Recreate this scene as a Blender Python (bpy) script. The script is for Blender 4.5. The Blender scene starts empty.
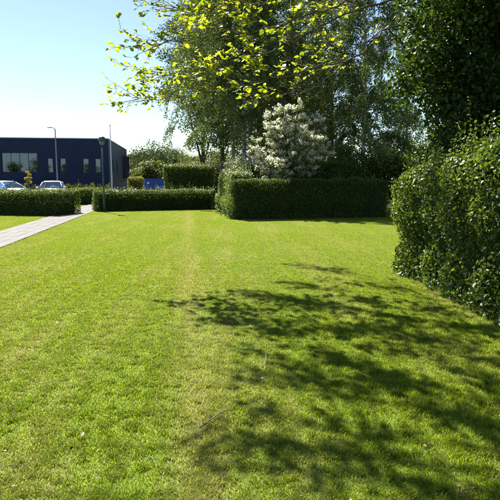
import bpy, bmesh, math, random
import numpy as np
from math import radians, sin, cos, tan, pi
from mathutils import Vector, Matrix

# ------------------------------------------------------------------ camera, sky, sun, exposure
SC = bpy.context.scene
COL = SC.collection
FPX, EYE = 530.0, 1.6                      # focal length in photo pixels, eye height in metres
PITCH = math.atan(71 / FPX)                # looking slightly down: the horizon is at photo row 179
cam = bpy.data.cameras.new('camera')
cam.sensor_width = 36.0
cam.lens = 36.0 * FPX / 500.0
cam.clip_end = 6000
cam_o = bpy.data.objects.new('camera', cam)
COL.objects.link(cam_o)
cam_o.location = (0, 0, EYE)
cam_o.rotation_euler = (pi / 2 - PITCH, 0, 0)
SC.camera = cam_o

SUN_AZ = radians(-30)                      # from straight ahead (+Y), negative = to the left
SUN_EL = radians(50)
world = bpy.data.worlds.new('World')
SC.world = world
world.use_nodes = True
wn = world.node_tree
wn.nodes.clear()
w_out = wn.nodes.new('ShaderNodeOutputWorld')
w_bg = wn.nodes.new('ShaderNodeBackground')
w_sky = wn.nodes.new('ShaderNodeTexSky')
w_sky.sky_type = 'NISHITA'
w_sky.sun_disc = False
w_sky.sun_elevation = SUN_EL
w_sky.sun_rotation = SUN_AZ
w_sky.altitude = 0
w_sky.air_density = 1.0
w_sky.dust_density = 0.25
w_sky.ozone_density = 2.0
w_bg.inputs['Strength'].default_value = 0.05
wn.links.new(w_sky.outputs[0], w_bg.inputs[0])
wn.links.new(w_bg.outputs[0], w_out.inputs[0])

sun = bpy.data.lights.new('sun', 'SUN')
sun.energy = 4.9
sun.angle = radians(0.53)
sun.color = (1.0, 0.95, 0.86)
sun_o = bpy.data.objects.new('sun', sun)
COL.objects.link(sun_o)
SUN_DIR = Vector((sin(SUN_AZ) * cos(SUN_EL), cos(SUN_AZ) * cos(SUN_EL), sin(SUN_EL)))
sun_o.rotation_euler = SUN_DIR.to_track_quat('Z', 'Y').to_euler()
sun_o.location = (-10, 20, 40)

SC.view_settings.view_transform = 'Standard'
SC.view_settings.look = 'None'
SC.view_settings.gamma = 1.0
SC.view_settings.use_curve_mapping = False
SC.view_settings.exposure = 1.78
SC.render.engine = 'CYCLES'
cy = SC.cycles
cy.use_denoising = True
cy.max_bounces = 8
cy.diffuse_bounces = 4
cy.transmission_bounces = 6
cy.transparent_max_bounces = 8
cy.glossy_bounces = 3

# ------------------------------------------------------------------ photo pixel -> place
def ray(px, py):
    x, v = (px - 250) / FPX, -(py - 250) / FPX
    return Vector((x, cos(PITCH) + v * sin(PITCH), -sin(PITCH) + v * cos(PITCH)))

def ground(px, py, z=0.0):
    d = ray(px, py)
    t = (z - EYE) / d.z
    return Vector((d.x * t, d.y * t, z))

def at(px, py, Y):
    d = ray(px, py)
    t = Y / d.y
    return Vector((d.x * t, Y, EYE + d.z * t))

def to_px(p):                               # place -> photo pixel
    r = Vector(p) - Vector((0, 0, EYE))
    f = r.y * cos(PITCH) - r.z * sin(PITCH)
    u = r.y * sin(PITCH) + r.z * cos(PITCH)
    return 250 + FPX * r.x / f, 250 - FPX * u / f, f

# ------------------------------------------------------------------ object helpers
def link(name, data, parent=None):
    o = bpy.data.objects.new(name, data)
    COL.objects.link(o)
    if parent is not None:
        o.parent = parent
    return o

def tag(o, label=None, cat=None, group=None, kind=None):
    if label: o['label'] = label
    if cat: o['category'] = cat
    if group: o['group'] = group
    if kind: o['kind'] = kind
    return o

def thing(name, label, cat, loc=(0, 0, 0), rz=0.0, group=None):
    o = link(name, None)
    o.empty_display_size = 0.2
    o.location = loc
    o.rotation_euler = (0, 0, rz)
    return tag(o, label, cat, group)

def copy_tree(o, parent=None):
    c = o.copy()
    COL.objects.link(c)
    c.parent = parent
    for ch in list(o.children):
        copy_tree(ch, c)
    return c

class MB:
    """collects shapes, becomes one mesh object"""
    def __init__(s):
        s.v, s.f = [], []
    def add(s, vs, fs):
        b = len(s.v)
        s.v += [tuple(v) for v in vs]
        s.f += [tuple(b + i for i in f) for f in fs]
        return s
    def box(s, x0, x1, y0, y1, z0, z1):
        vs = [(x, y, z) for z in (z0, z1) for y in (y0, y1) for x in (x0, x1)]
        return s.add(vs, [(0, 2, 3, 1), (4, 5, 7, 6), (0, 1, 5, 4), (2, 6, 7, 3), (0, 4, 6, 2), (1, 3, 7, 5)])
    def tube(s, pts, rad, n=6, cap=True):
        pts = [Vector(p) for p in pts]
        if not hasattr(rad, '__len__'): rad = [rad] * len(pts)
        b = len(s.v)
        ref = None
        for i, p in enumerate(pts):
            t = (pts[min(i + 1, len(pts) - 1)] - pts[max(i - 1, 0)])
            if t.length < 1e-9: t = Vector((0, 0, 1))
            t.normalize()
            if ref is None:
                ref = Vector((1, 0, 0)) if abs(t.x) < 0.8 else Vector((0, 1, 0))
            a = (ref - t * ref.dot(t)).normalized()
            ref = a
            c = t.cross(a)
            for k in range(n):
                q = 2 * pi * k / n
                s.v.append(tuple(p + (a * cos(q) + c * sin(q)) * rad[i]))
        for i in range(len(pts) - 1):
            for k in range(n):
                k2 = (k + 1) % n
                s.f.append((b + i * n + k, b + i * n + k2, b + (i + 1) * n + k2, b + (i + 1) * n + k))
        if cap:
            s.f.append(tuple(b + k for k in reversed(range(n))))
            s.f.append(tuple(b + (len(pts) - 1) * n + k for k in range(n)))
        return s
    def lathe(s, prof, n=20, c=(0, 0, 0), axis='z'):
        b = len(s.v)
        for r, z in prof:
            for k in range(n):
                q = 2 * pi * k / n
                p = (r * cos(q), r * sin(q), z)
                if axis == 'y': p = (p[0], p[2], p[1])
                s.v.append((c[0] + p[0], c[1] + p[1], c[2] + p[2]))
        for i in range(len(prof) - 1):
            for k in range(n):
                k2 = (k + 1) % n
                s.f.append((b + i * n + k, b + i * n + k2, b + (i + 1) * n + k2, b + (i + 1) * n + k))
        return s
    def mesh(s, name, mat, smooth=False):
        me = bpy.data.meshes.new(name)
        me.from_pydata(s.v, [], s.f)
        if mat: me.materials.append(mat)
        if smooth:
            me.polygons.foreach_set('use_smooth', [True] * len(me.polygons))
        me.update()
        return me
    def build(s, name, mat, parent=None, smooth=False, bevel=0):
        o = link(name, s.mesh(name, mat, smooth), parent)
        if bevel:
            m = o.modifiers.new('bevel', 'BEVEL')
            m.width = bevel
            m.segments = 2
        return o

def unit(a):
    return a / np.maximum(np.linalg.norm(a, axis=1, keepdims=True), 1e-9)

def leaf_mesh(name, P, N, size, mat, rng, shape='diamond', droop=0.2, width=0.36, fold=0.10, axis=None):
    """n small folded leaves at P, facing N; one vertex value 'rnd' per leaf"""
    n = len(P)
    N = unit(N)
    A = rng.normal(size=(n, 3)) if axis is None else axis + rng.normal(size=(n, 3)) * 0.25
    A[:, 2] -= droop
    A = unit(A - N * np.sum(A * N, axis=1, keepdims=True))
    B = np.cross(N, A)
    L = np.asarray(size).reshape(-1, 1) * np.ones((n, 1))
    W = L * width
    Fo = N * L * fold
    if shape == 'diamond':
        V = np.stack([P, P + A * L * .45 + B * W + Fo, P + A * L, P + A * L * .45 - B * W + Fo], axis=1)
        tri = np.array([[0, 3, 2], [0, 2, 1]])
        k, nv = 3, 4
    else:
        V = np.stack([P, P + A * L * .28 - B * W * .95 + Fo, P + A * L * .68 - B * W * .8 + Fo * .6, P + A * L - Fo * .6,
                      P + A * L * .68 + B * W * .8 + Fo * .6, P + A * L * .28 + B * W * .95 + Fo], axis=1)
        tri = np.array([[0, 1, 2, 3], [0, 3, 4, 5]])
        k, nv = 4, 6
    me = bpy.data.meshes.new(name)
    nf = len(tri)
    me.vertices.add(n * nv)
    me.vertices.foreach_set('co', V.reshape(-1).astype(np.float32))
    loops = (np.arange(n)[:, None, None] * nv + tri[None]).reshape(-1)
    me.loops.add(len(loops))
    me.loops.foreach_set('vertex_index', loops.astype(np.int32))
    me.polygons.add(n * nf)
    me.polygons.foreach_set('loop_start', (np.arange(n * nf) * k).astype(np.int32))
    at_ = me.attributes.new('rnd', 'FLOAT', 'POINT')
    at_.data.foreach_set('value', np.repeat(rng.random(n), nv).astype(np.float32))
    me.materials.append(mat)
    me.update(calc_edges=True)
    return me

def leaves(name, P, N, size, mat, rng, parent, **kw):
    o = link(name, leaf_mesh(name, P, N, size, mat, rng, **kw), parent)
    o['kind'] = 'stuff'
    return o

def wob(P, s, seed=0.0):
    """cheap smooth noise about -1..1"""
    x, y, z = P[:, 0] * s + seed, P[:, 1] * s + seed * 1.7, P[:, 2] * s + seed * 0.6
    return (np.sin(x * 1.7 + 1.3 * np.sin(y * 1.1)) + np.sin(y * 2.1 + 1.7 * np.sin(z * 1.3 + 1)) + np.sin(z * 1.9 + 1.1 * np.sin(x * 1.5 + 2))) / 3

# ------------------------------------------------------------------ materials
def new_mat(name):
    m = bpy.data.materials.new(name)
    m.use_nodes = True
    nt = m.node_tree
    nt.nodes.clear()
    out = nt.nodes.new('ShaderNodeOutputMaterial')
    return m, nt, out

def nd(nt, t, **kw):
    n = nt.nodes.new(t)
    for k, v in kw.items():
        if k.startswith('i_'):
            n.inputs[k[2:].replace('_', ' ')].default_value = v
        else:
            setattr(n, k, v)
    return n

def ramp(nt, fac, stops):
    r = nt.nodes.new('ShaderNodeValToRGB')
    e = r.color_ramp.elements
    while len(e) < len(stops): e.new(0.5)
    for el, (p, c) in zip(e, stops):
        el.position = p
        el.color = (*c, 1)
    nt.links.new(fac, r.inputs[0])
    return r.outputs[0]

def noise(nt, vec, scale, detail=4, rough=0.6, dist=0.0):
    n = nd(nt, 'ShaderNodeTexNoise')
    n.inputs['Scale'].default_value = scale
    n.inputs['Detail'].default_value = detail
    n.inputs['Roughness'].default_value = rough
    n.inputs['Distortion'].default_value = dist
    nt.links.new(vec, n.inputs['Vector'])
    return n.outputs['Fac']

def mixc(nt, f, a, b, mode='MIX'):
    m = nt.nodes.new('ShaderNodeMix')
    m.data_type = 'RGBA'
    m.blend_type = mode
    for sock, val in ((0, f), (6, a), (7, b)):
        if isinstance(val, (int, float)): m.inputs[sock].default_value = val
        elif isinstance(val, tuple): m.inputs[sock].default_value = (*val, 1)
        else: nt.links.new(val, m.inputs[sock])
    return m.outputs[2]

def leaf_mat(name, cols, trans, tf=0.4, rough=0.5, spec=0.4, by_object=False, field=None):
    """leaf: reflected colour picked per leaf + light let through"""
    m, nt, out = new_mat(name)
    if by_object:
        fac = nd(nt, 'ShaderNodeObjectInfo').outputs['Random']
    else:
        fac = nd(nt, 'ShaderNodeAttribute', attribute_name='rnd').outputs['Fac']
    gp_ = nd(nt, 'ShaderNodeNewGeometry')
    nz_ = noise(nt, gp_.outputs['Position'], 1.7, 3)
    k1 = nd(nt, 'ShaderNodeMath', operation='MULTIPLY_ADD'); k1.inputs[1].default_value = 1.5; k1.inputs[2].default_value = -0.75
    nt.links.new(nz_, k1.inputs[0])
    k2 = nd(nt, 'ShaderNodeMath', operation='ADD', use_clamp=True)
    nt.links.new(fac, k2.inputs[0]); nt.links.new(k1.outputs[0], k2.inputs[1])
    fac = k2.outputs[0]
    n = len(cols)
    c = ramp(nt, fac, [(i / max(n - 1, 1), q) for i, q in enumerate(cols)])
    nt_t = len(trans)
    t = ramp(nt, fac, [(i / max(nt_t - 1, 1), q) for i, q in enumerate(trans)])
    p = nd(nt, 'ShaderNodeBsdfPrincipled')
    p.inputs['Roughness'].default_value = rough
    p.inputs['Specular IOR Level'].default_value = spec
    nt.links.new(c, p.inputs['Base Color'])
    tr = nd(nt, 'ShaderNodeBsdfTranslucent')
    nt.links.new(t, tr.inputs[0])
    mx = nd(nt, 'ShaderNodeMixShader')
    mx.inputs[0].default_value = tf
    nt.links.new(p.outputs[0], mx.inputs[1])
    nt.links.new(tr.outputs[0], mx.inputs[2])
    nt.links.new(mx.outputs[0], out.inputs[0])
    return m

def plain(name, col, rough=0.6, metal=0.0, var=0.15, scale=6.0, spec=0.5, bump=0.0, coat=0.0):
    """a painted or raw surface with mild wear in its colour"""
    m, nt, out = new_mat(name)
    tc = nd(nt, 'ShaderNodeTexCoord')
    f = noise(nt, tc.outputs['Object'], scale, 5)
    c = ramp(nt, f, [(0.25, tuple(x * (1 - var) for x in col)), (0.75, tuple(min(1, x * (1 + var)) for x in col))])
    p = nd(nt, 'ShaderNodeBsdfPrincipled')
    p.inputs['Roughness'].default_value = rough
    p.inputs['Metallic'].default_value = metal
    p.inputs['Specular IOR Level'].default_value = spec
    p.inputs['Coat Weight'].default_value = coat
    nt.links.new(c, p.inputs['Base Color'])
    if bump:
        b = nd(nt, 'ShaderNodeBump')
        b.inputs['Strength'].default_value = bump
        b.inputs['Distance'].default_value = 0.02
        nt.links.new(noise(nt, tc.outputs['Object'], scale * 6, 4), b.inputs['Height'])
        nt.links.new(b.outputs[0], p.inputs['Normal'])
    nt.links.new(p.outputs[0], out.inputs[0])
    return m

def lawn_field(nt):
    """worn and lush patches of the lawn, by place; 0 lush .. 1 dry"""
    g = nd(nt, 'ShaderNodeNewGeometry')
    mp = nd(nt, 'ShaderNodeMapping')
    mp.inputs['Scale'].default_value = (1.0, 0.32, 1.0)
    nt.links.new(g.outputs['Position'], mp.inputs['Vector'])
    a = noise(nt, mp.outputs[0], 1.1, 5, 0.62, 0.4)
    b = noise(nt, g.outputs['Position'], 0.45, 3)
    # mower tracks run away from the viewer
    sx = nd(nt, 'ShaderNodeSeparateXYZ')
    nt.links.new(g.outputs['Position'], sx.inputs[0])
    ma = nd(nt, 'ShaderNodeMath', operation='MULTIPLY_ADD')
    nt.links.new(sx.outputs[1], ma.inputs[0]); ma.inputs[1].default_value = 0.085
    nt.links.new(sx.outputs[0], ma.inputs[2])
    w = nd(nt, 'ShaderNodeMath', operation='MULTIPLY'); w.inputs[1].default_value = 4.2
    nt.links.new(ma.outputs[0], w.inputs[0])
    sn = nd(nt, 'ShaderNodeMath', operation='SINE'); nt.links.new(w.outputs[0], sn.inputs[0])
    s2 = nd(nt, 'ShaderNodeMath', operation='MULTIPLY_ADD'); s2.inputs[1].default_value = 0.06
    nt.links.new(sn.outputs[0], s2.inputs[0]); nt.links.new(a, s2.inputs[2])
    mp2 = nd(nt, 'ShaderNodeMapping'); mp2.inputs['Scale'].default_value = (5.0, 0.12, 1.0); mp2.inputs['Rotation'].default_value = (0, 0, radians(-6))
    nt.links.new(g.outputs['Position'], mp2.inputs['Vector'])
    c3 = noise(nt, mp2.outputs[0], 1.0, 3, 0.6)
    s3 = nd(nt, 'ShaderNodeMath', operation='MULTIPLY_ADD'); s3.inputs[1].default_value = 0.62
    nt.links.new(c3, s3.inputs[0]); nt.links.new(s2.outputs[0], s3.inputs[2])
    s4 = nd(nt, 'ShaderNodeMath', operation='SUBTRACT'); s4.inputs[1].default_value = 0.30
    nt.links.new(s3.outputs[0], s4.inputs[0])
    av = nd(nt, 'ShaderNodeMath', operation='MULTIPLY_ADD'); av.inputs[1].default_value = 0.5
    nt.links.new(b, av.inputs[0]); nt.links.new(s4.outputs[0], av.inputs[2])
    # one worn track, left of the middle
    d = nd(nt, 'ShaderNodeMath', operation='MULTIPLY_ADD')
    nt.links.new(sx.outputs[1], d.inputs[0]); d.inputs[1].default_value = 0.115
    nt.links.new(sx.outputs[0], d.inputs[2])
    d2 = nd(nt, 'ShaderNodeMath', operation='ABSOLUTE'); nt.links.new(d.outputs[0], d2.inputs[0])
    mr = nd(nt, 'ShaderNodeMapRange'); mr.inputs['From Min'].default_value = 0.0; mr.inputs['From Max'].default_value = 0.32
    mr.inputs['To Min'].default_value = 0.33; mr.inputs['To Max'].default_value = 0.0
    nt.links.new(d2.outputs[0], mr.inputs['Value'])
    sm = nd(nt, 'ShaderNodeMath', operation='ADD'); nt.links.new(av.outputs[0], sm.inputs[0]); nt.links.new(mr.outputs[0], sm.inputs[1])
    o = nd(nt, 'ShaderNodeMapRange'); o.inputs['From Min'].default_value = 0.72; o.inputs['From Max'].default_value = 1.12
    nt.links.new(sm.outputs[0], o.inputs['Value'])
    return o.outputs[0], g

def grass_mat():
    m, nt, out = new_mat('grass_blade')
    fld, g = lawn_field(nt)
    rnd = nd(nt, 'ShaderNodeAttribute', attribute_name='rnd').outputs['Fac']
    lush = ramp(nt, rnd, [(0.0, (0.085, 0.150, 0.006)), (0.55, (0.130, 0.198, 0.008)), (0.90, (0.18, 0.235, 0.014)), (0.94, (0.34, 0.29, 0.11)), (1.0, (0.42, 0.36, 0.17))])
    dry = ramp(nt, rnd, [(0.0, (0.14, 0.18, 0.014)), (0.5, (0.22, 0.23, 0.03)), (0.66, (0.38, 0.34, 0.12)), (1.0, (0.52, 0.45, 0.22))])
    c = mixc(nt, fld, lush, dry)
    tl = ramp(nt, rnd, [(0.0, (0.24, 0.35, 0.006)), (0.90, (0.40, 0.50, 0.010)), (0.94, (0.42, 0.36, 0.13)), (1.0, (0.42, 0.36, 0.14))])
    td = ramp(nt, rnd, [(0.0, (0.32, 0.40, 0.02)), (0.55, (0.46, 0.46, 0.06)), (1.0, (0.55, 0.48, 0.20))])
    tl = mixc(nt, fld, tl, td)
    p = nd(nt, 'ShaderNodeBsdfPrincipled')
    p.inputs['Roughness'].default_value = 0.5
    p.inputs['Specular IOR Level'].default_value = 0.2
    nt.links.new(c, p.inputs['Base Color'])
    tr = nd(nt, 'ShaderNodeBsdfTranslucent')
    nt.links.new(tl, tr.inputs[0])
    mx = nd(nt, 'ShaderNodeMixShader'); mx.inputs[0].default_value = 0.5
    nt.links.new(p.outputs[0], mx.inputs[1]); nt.links.new(tr.outputs[0], mx.inputs[2])
    nt.links.new(mx.outputs[0], out.inputs[0])
    return m

def ground_mat():
    m, nt, out = new_mat('turf_soil')
    fld, g = lawn_field(nt)
    f = noise(nt, g.outputs['Position'], 60, 4, 0.7)
    a = ramp(nt, f, [(0.3, (0.065, 0.105, 0.008)), (0.5, (0.10, 0.145, 0.012)), (0.7, (0.14, 0.17, 0.03))])
    b = ramp(nt, f, [(0.3, (0.07, 0.085, 0.018)), (0.6, (0.13, 0.13, 0.04)), (0.8, (0.20, 0.18, 0.08))])
    c = mixc(nt, fld, a, b)
    p = nd(nt, 'ShaderNodeBsdfPrincipled'); p.inputs['Roughness'].default_value = 0.9
    p.inputs['Specular IOR Level'].default_value = 0.1
    nt.links.new(c, p.inputs['Base Color'])
    nt.links.new(p.outputs[0], out.inputs[0])
    return m

def birch_bark():
    m, nt, out = new_mat('birch_bark')
    tc = nd(nt, 'ShaderNodeTexCoord')
    mp = nd(nt, 'ShaderNodeMapping'); mp.inputs['Scale'].default_value = (3, 3, 1.2)
    nt.links.new(tc.outputs['Object'], mp.inputs[0])
    f = noise(nt, mp.outputs[0], 2.2, 6, 0.7, 0.6)
    c = ramp(nt, f, [(0.40, (0.03, 0.027, 0.025)), (0.50, (0.25, 0.23, 0.21)), (0.62, (0.46, 0.44, 0.41))])
    p = nd(nt, 'ShaderNodeBsdfPrincipled'); p.inputs['Roughness'].default_value = 0.8
    nt.links.new(c, p.inputs['Base Color'])
    nt.links.new(p.outputs[0], out.inputs[0])
    return m

def cladding_mat():
    m, nt, out = new_mat('navy_cladding')
    tc = nd(nt, 'ShaderNodeTexCoord')
    f = noise(nt, tc.outputs['Object'], 0.6, 4)
    c = ramp(nt, f, [(0.3, (0.022, 0.031, 0.072)), (0.7, (0.028, 0.039, 0.086))])
    wv = nd(nt, 'ShaderNodeTexWave', wave_type='BANDS', bands_direction='Z', wave_profile='SAW')
    wv.inputs['Scale'].default_value = 1.6
    nt.links.new(tc.outputs['Object'], wv.inputs['Vector'])
    b = nd(nt, 'ShaderNodeBump'); b.inputs['Strength'].default_value = 0.4; b.inputs['Distance'].default_value = 0.03
    nt.links.new(wv.outputs['Fac'], b.inputs['Height'])
    p = nd(nt, 'ShaderNodeBsdfPrincipled'); p.inputs['Roughness'].default_value = 0.65; p.inputs['Specular IOR Level'].default_value = 0.15
    nt.links.new(c, p.inputs['Base Color']); nt.links.new(b.outputs[0], p.inputs['Normal'])
    nt.links.new(p.outputs[0], out.inputs[0])
    return m

def glass_mat(name, tint, ior=1.9):
    m, nt, out = new_mat(name)
    t = nd(nt, 'ShaderNodeBsdfTransparent'); t.inputs[0].default_value = (*tint, 1)
    g = nd(nt, 'ShaderNodeBsdfGlossy'); g.inputs['Roughness'].default_value = 0.015; g.inputs['Color'].default_value = (0.55, 0.75, 1.0, 1)
    fr = nd(nt, 'ShaderNodeFresnel'); fr.inputs[0].default_value = ior
    mx = nd(nt, 'ShaderNodeMixShader')
    nt.links.new(fr.outputs[0], mx.inputs[0]); nt.links.new(t.outputs[0], mx.inputs[1]); nt.links.new(g.outputs[0], mx.inputs[2])
    nt.links.new(mx.outputs[0], out.inputs[0])
    return m

M = dict(
    ground=ground_mat(), grass=grass_mat(), birch_bark=birch_bark(), cladding=cladding_mat(),
    slab=plain('concrete_slab', (0.108, 0.101, 0.094), 0.85, var=0.22, scale=5, bump=0.3),
    bed=plain('sand_bed', (0.16, 0.14, 0.10), 0.95, var=0.3, scale=9),
    asphalt=plain('asphalt', (0.055, 0.055, 0.056), 0.9, var=0.25, scale=3),
    bark=plain('bark', (0.075, 0.060, 0.045), 0.9, var=0.45, scale=9, bump=0.6),
    twig=plain('twig_bark', (0.13, 0.105, 0.075), 0.85, var=0.4, scale=14),
    woody=plain('woody_stems', (0.07, 0.055, 0.035), 0.95, var=0.4, scale=12),
    inner=plain('light_block_core', (0.030, 0.045, 0.014), 0.95, var=0.5, scale=30, spec=0.1),  # dark tone for the light-blocking box inside each hedge
    drystick=plain('dry_stick', (0.17, 0.13, 0.09), 0.9, var=0.4, scale=40),
    navy_trim=plain('navy_trim', (0.010, 0.014, 0.035), 0.45),
    pale_trim=plain('roof_flashing', (0.40, 0.45, 0.52), 0.35, metal=0.6),
    frame=plain('window_frame', (0.012, 0.016, 0.032), 0.4),
    rooms=plain('dim_room', (0.06, 0.06, 0.065), 0.9),
    blind=plain('pale_blind', (0.55, 0.55, 0.52), 0.8),
    glass=glass_mat('window_glass', (0.5, 0.55, 0.58), 2.0),
    carglass=glass_mat('car_glass', (0.30, 0.36, 0.38), 1.6),
    silver=plain('silver_paint', (0.55, 0.56, 0.58), 0.28, metal=0.55, var=0.03, coat=0.6),
    paleblue=plain('pale_grey_paint', (0.60, 0.63, 0.66), 0.28, metal=0.3, var=0.03, coat=0.6),
    rubber=plain('rubber', (0.02, 0.02, 0.02), 0.8),
    alloy=plain('alloy', (0.45, 0.45, 0.46), 0.35, metal=0.8),
    red=plain('tail_lens', (0.35, 0.02, 0.02), 0.25),
    lens=plain('lamp_lens', (0.65, 0.65, 0.62), 0.15),
    plate=plain('number_plate', (0.65, 0.65, 0.60), 0.5),
    lampgreen=plain('lamp_green', (0.035, 0.085, 0.080), 0.4, var=0.2),
    lampglass=plain('lamp_diffuser', (0.16, 0.20, 0.18), 0.35),
    galv=plain('galvanised_steel', (0.24, 0.25, 0.27), 0.5, metal=0.3, var=0.2),
    whitepole=plain('white_pole', (0.55, 0.56, 0.58), 0.45, var=0.08),
    blue=plain('blue_paint', (0.012, 0.062, 0.33), 0.45, var=0.15),
    sign=plain('white_sign', (0.75, 0.76, 0.78), 0.5, var=0.03),
    render_wall=plain('pale_render', (0.50, 0.52, 0.54), 0.9),
    slate=plain('pale_roof', (0.30, 0.36, 0.44), 0.6),
    birch=leaf_mat('birch_leaf', [(0.045, 0.072, 0.018), (0.068, 0.100, 0.024), (0.095, 0.118, 0.034)], [(0.12, 0.18, 0.018), (0.20, 0.26, 0.03)], 0.32, 0.42, 0.5),
    hedge=leaf_mat('hedge_leaf', [(0.030, 0.060, 0.014), (0.055, 0.095, 0.018), (0.10, 0.125, 0.022)], [(0.10, 0.17, 0.015), (0.22, 0.27, 0.02)], 0.32, 0.55, 0.25),
    haw=leaf_mat('hawthorn_leaf', [(0.045, 0.085, 0.018), (0.085, 0.13, 0.025), (0.13, 0.16, 0.035)], [(0.14, 0.22, 0.02), (0.24, 0.30, 0.03)], 0.38, 0.45, 0.4),
    blossom=leaf_mat('white_blossom', [(0.66, 0.62, 0.50), (0.82, 0.79, 0.68)], [(0.75, 0.73, 0.56), (0.85, 0.83, 0.66)], 0.55, 0.6, 0.2),
    laurel=leaf_mat('privet_leaf', [(0.032, 0.064, 0.013), (0.052, 0.092, 0.017), (0.075, 0.115, 0.021), (0.125, 0.148, 0.025)], [(0.09, 0.17, 0.011), (0.22, 0.29, 0.017)], 0.36, 0.45, 0.28),
    lime_shaded=leaf_mat('lime_leaf_shaded', [(0.018, 0.036, 0.010), (0.028, 0.054, 0.013), (0.042, 0.070, 0.016)], [(0.05, 0.11, 0.008), (0.12, 0.18, 0.010)], 0.25, 0.5, 0.15),  # same tree's leaves, with the crown's shade painted into the colour
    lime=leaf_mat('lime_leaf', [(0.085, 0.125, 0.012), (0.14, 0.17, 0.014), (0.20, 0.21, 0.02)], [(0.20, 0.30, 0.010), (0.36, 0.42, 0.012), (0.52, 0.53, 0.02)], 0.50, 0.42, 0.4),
    lime_obj=leaf_mat('lime_leaf_near', [(0.085, 0.125, 0.012), (0.14, 0.17, 0.014), (0.20, 0.21, 0.02)], [(0.20, 0.30, 0.010), (0.36, 0.42, 0.012), (0.52, 0.53, 0.02)], 0.50, 0.38, 0.4, by_object=True),
    far=leaf_mat('far_leaf', [(0.040, 0.066, 0.028), (0.060, 0.090, 0.036), (0.085, 0.112, 0.045)], [(0.08, 0.115, 0.028), (0.12, 0.155, 0.036)], 0.28, 0.6, 0.15),
    pale=leaf_mat('pale_leaf', [(0.065, 0.092, 0.026), (0.095, 0.118, 0.032), (0.13, 0.142, 0.04)], [(0.14, 0.19, 0.026), (0.20, 0.24, 0.034)], 0.35, 0.55, 0.3),
    gold=leaf_mat('golden_leaf', [(0.16, 0.15, 0.02), (0.24, 0.21, 0.03), (0.28, 0.24, 0.05)], [(0.30, 0.30, 0.02), (0.42, 0.38, 0.03)], 0.4, 0.5, 0.3),
    petal=plain('pale_dead_leaf', (0.14, 0.12, 0.075), 0.7, var=0.2, scale=60),
)

# ------------------------------------------------------------------ ground, parking lot, path
g = MB()
g.add([(-3000, -3000, 0), (3000, -3000, 0), (3000, 3000, 0), (-3000, 3000, 0)], [(0, 1, 2, 3)])
tag(g.build('ground', M['ground']), kind='structure')
g = MB()
g.add([(-75, 36, .004), (-7, 36, .004), (-3, 60, .004), (-12, 66, .004), (-75, 58, .004)], [(0, 1, 2, 3, 4)])
tag(g.build('parking_lot', M['asphalt']), kind='structure')

# footpath: from the left edge up through the gap between the hedges
pl = [ground(-160, 300), ground(0, 232), ground(85, 206.3)]
pr = [ground(-160, 345), ground(0, 249.5), ground(96, 209.2)]
pa = (ground(0, 232) + ground(0, 249.5)) / 2
# centre line through the two edge lines, constant width
e0, e1 = ground(0, 232), ground(85, 206.3)
pdir = (e1 - e0).normalized()
pn = Vector((pdir.y, -pdir.x, 0))                       # to the right of the path
PW = max(1.2, (ground(40, 233.0) - e0).dot(pn))
path = thing('footpath', None, None)
path['kind'] = 'structure'
start, length = e0 - pdir * 9.0, (e1 - e0).length + 9.0 + 2.2
bed = MB()
q0, q1 = start, start + pdir * length
bed.add([q0 + Vector((0, 0, .022)), q0 + pn * PW + Vector((0, 0, .022)), q1 + pn * PW + Vector((0, 0, .022)), q1 + Vector((0, 0, .022))], [(0, 1, 2, 3)])
bed.build('sand_bed', M['bed'], path)
rg = random.Random(3)
NC = 4
sw = PW / NC
slab_meshes = []
for k in range(4):
    b = MB().box(-sw / 2 + .006, sw / 2 - .006, -sw / 2 + .006, sw / 2 - .006, 0, .035)
    me = b.mesh('paving_slab', M['slab'])
    slab_meshes.append(me)
ang = math.atan2(pdir.y, pdir.x) - pi / 2
for r in range(int(length / sw)):
    for c in range(NC):
        s = link('paving_slab', slab_meshes[rg.randrange(4)], path)
        p = start + pdir * ((r + .5) * sw) + pn * ((c + .5) * sw)
        s.location = (p.x, p.y, -.003 + rg.uniform(-.0025, .0025))
        s.rotation_euler = (rg.uniform(-.003, .003), rg.uniform(-.003, .003), ang + rg.uniform(-.008, .008) + rg.randrange(4) * pi / 2)

# cross path behind the hedges
g = MB()
cy0 = q1.y - 0.3
g.add([(q1.x - 12, cy0, .006), (q1.x + 11, cy0, .006), (q1.x + 11, cy0 + 1.7, .006), (q1.x - 12, cy0 + 1.7, .006)], [(0, 1, 2, 3)])
tag(g.build('cross_path', M['slab']), kind='structure')

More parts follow.
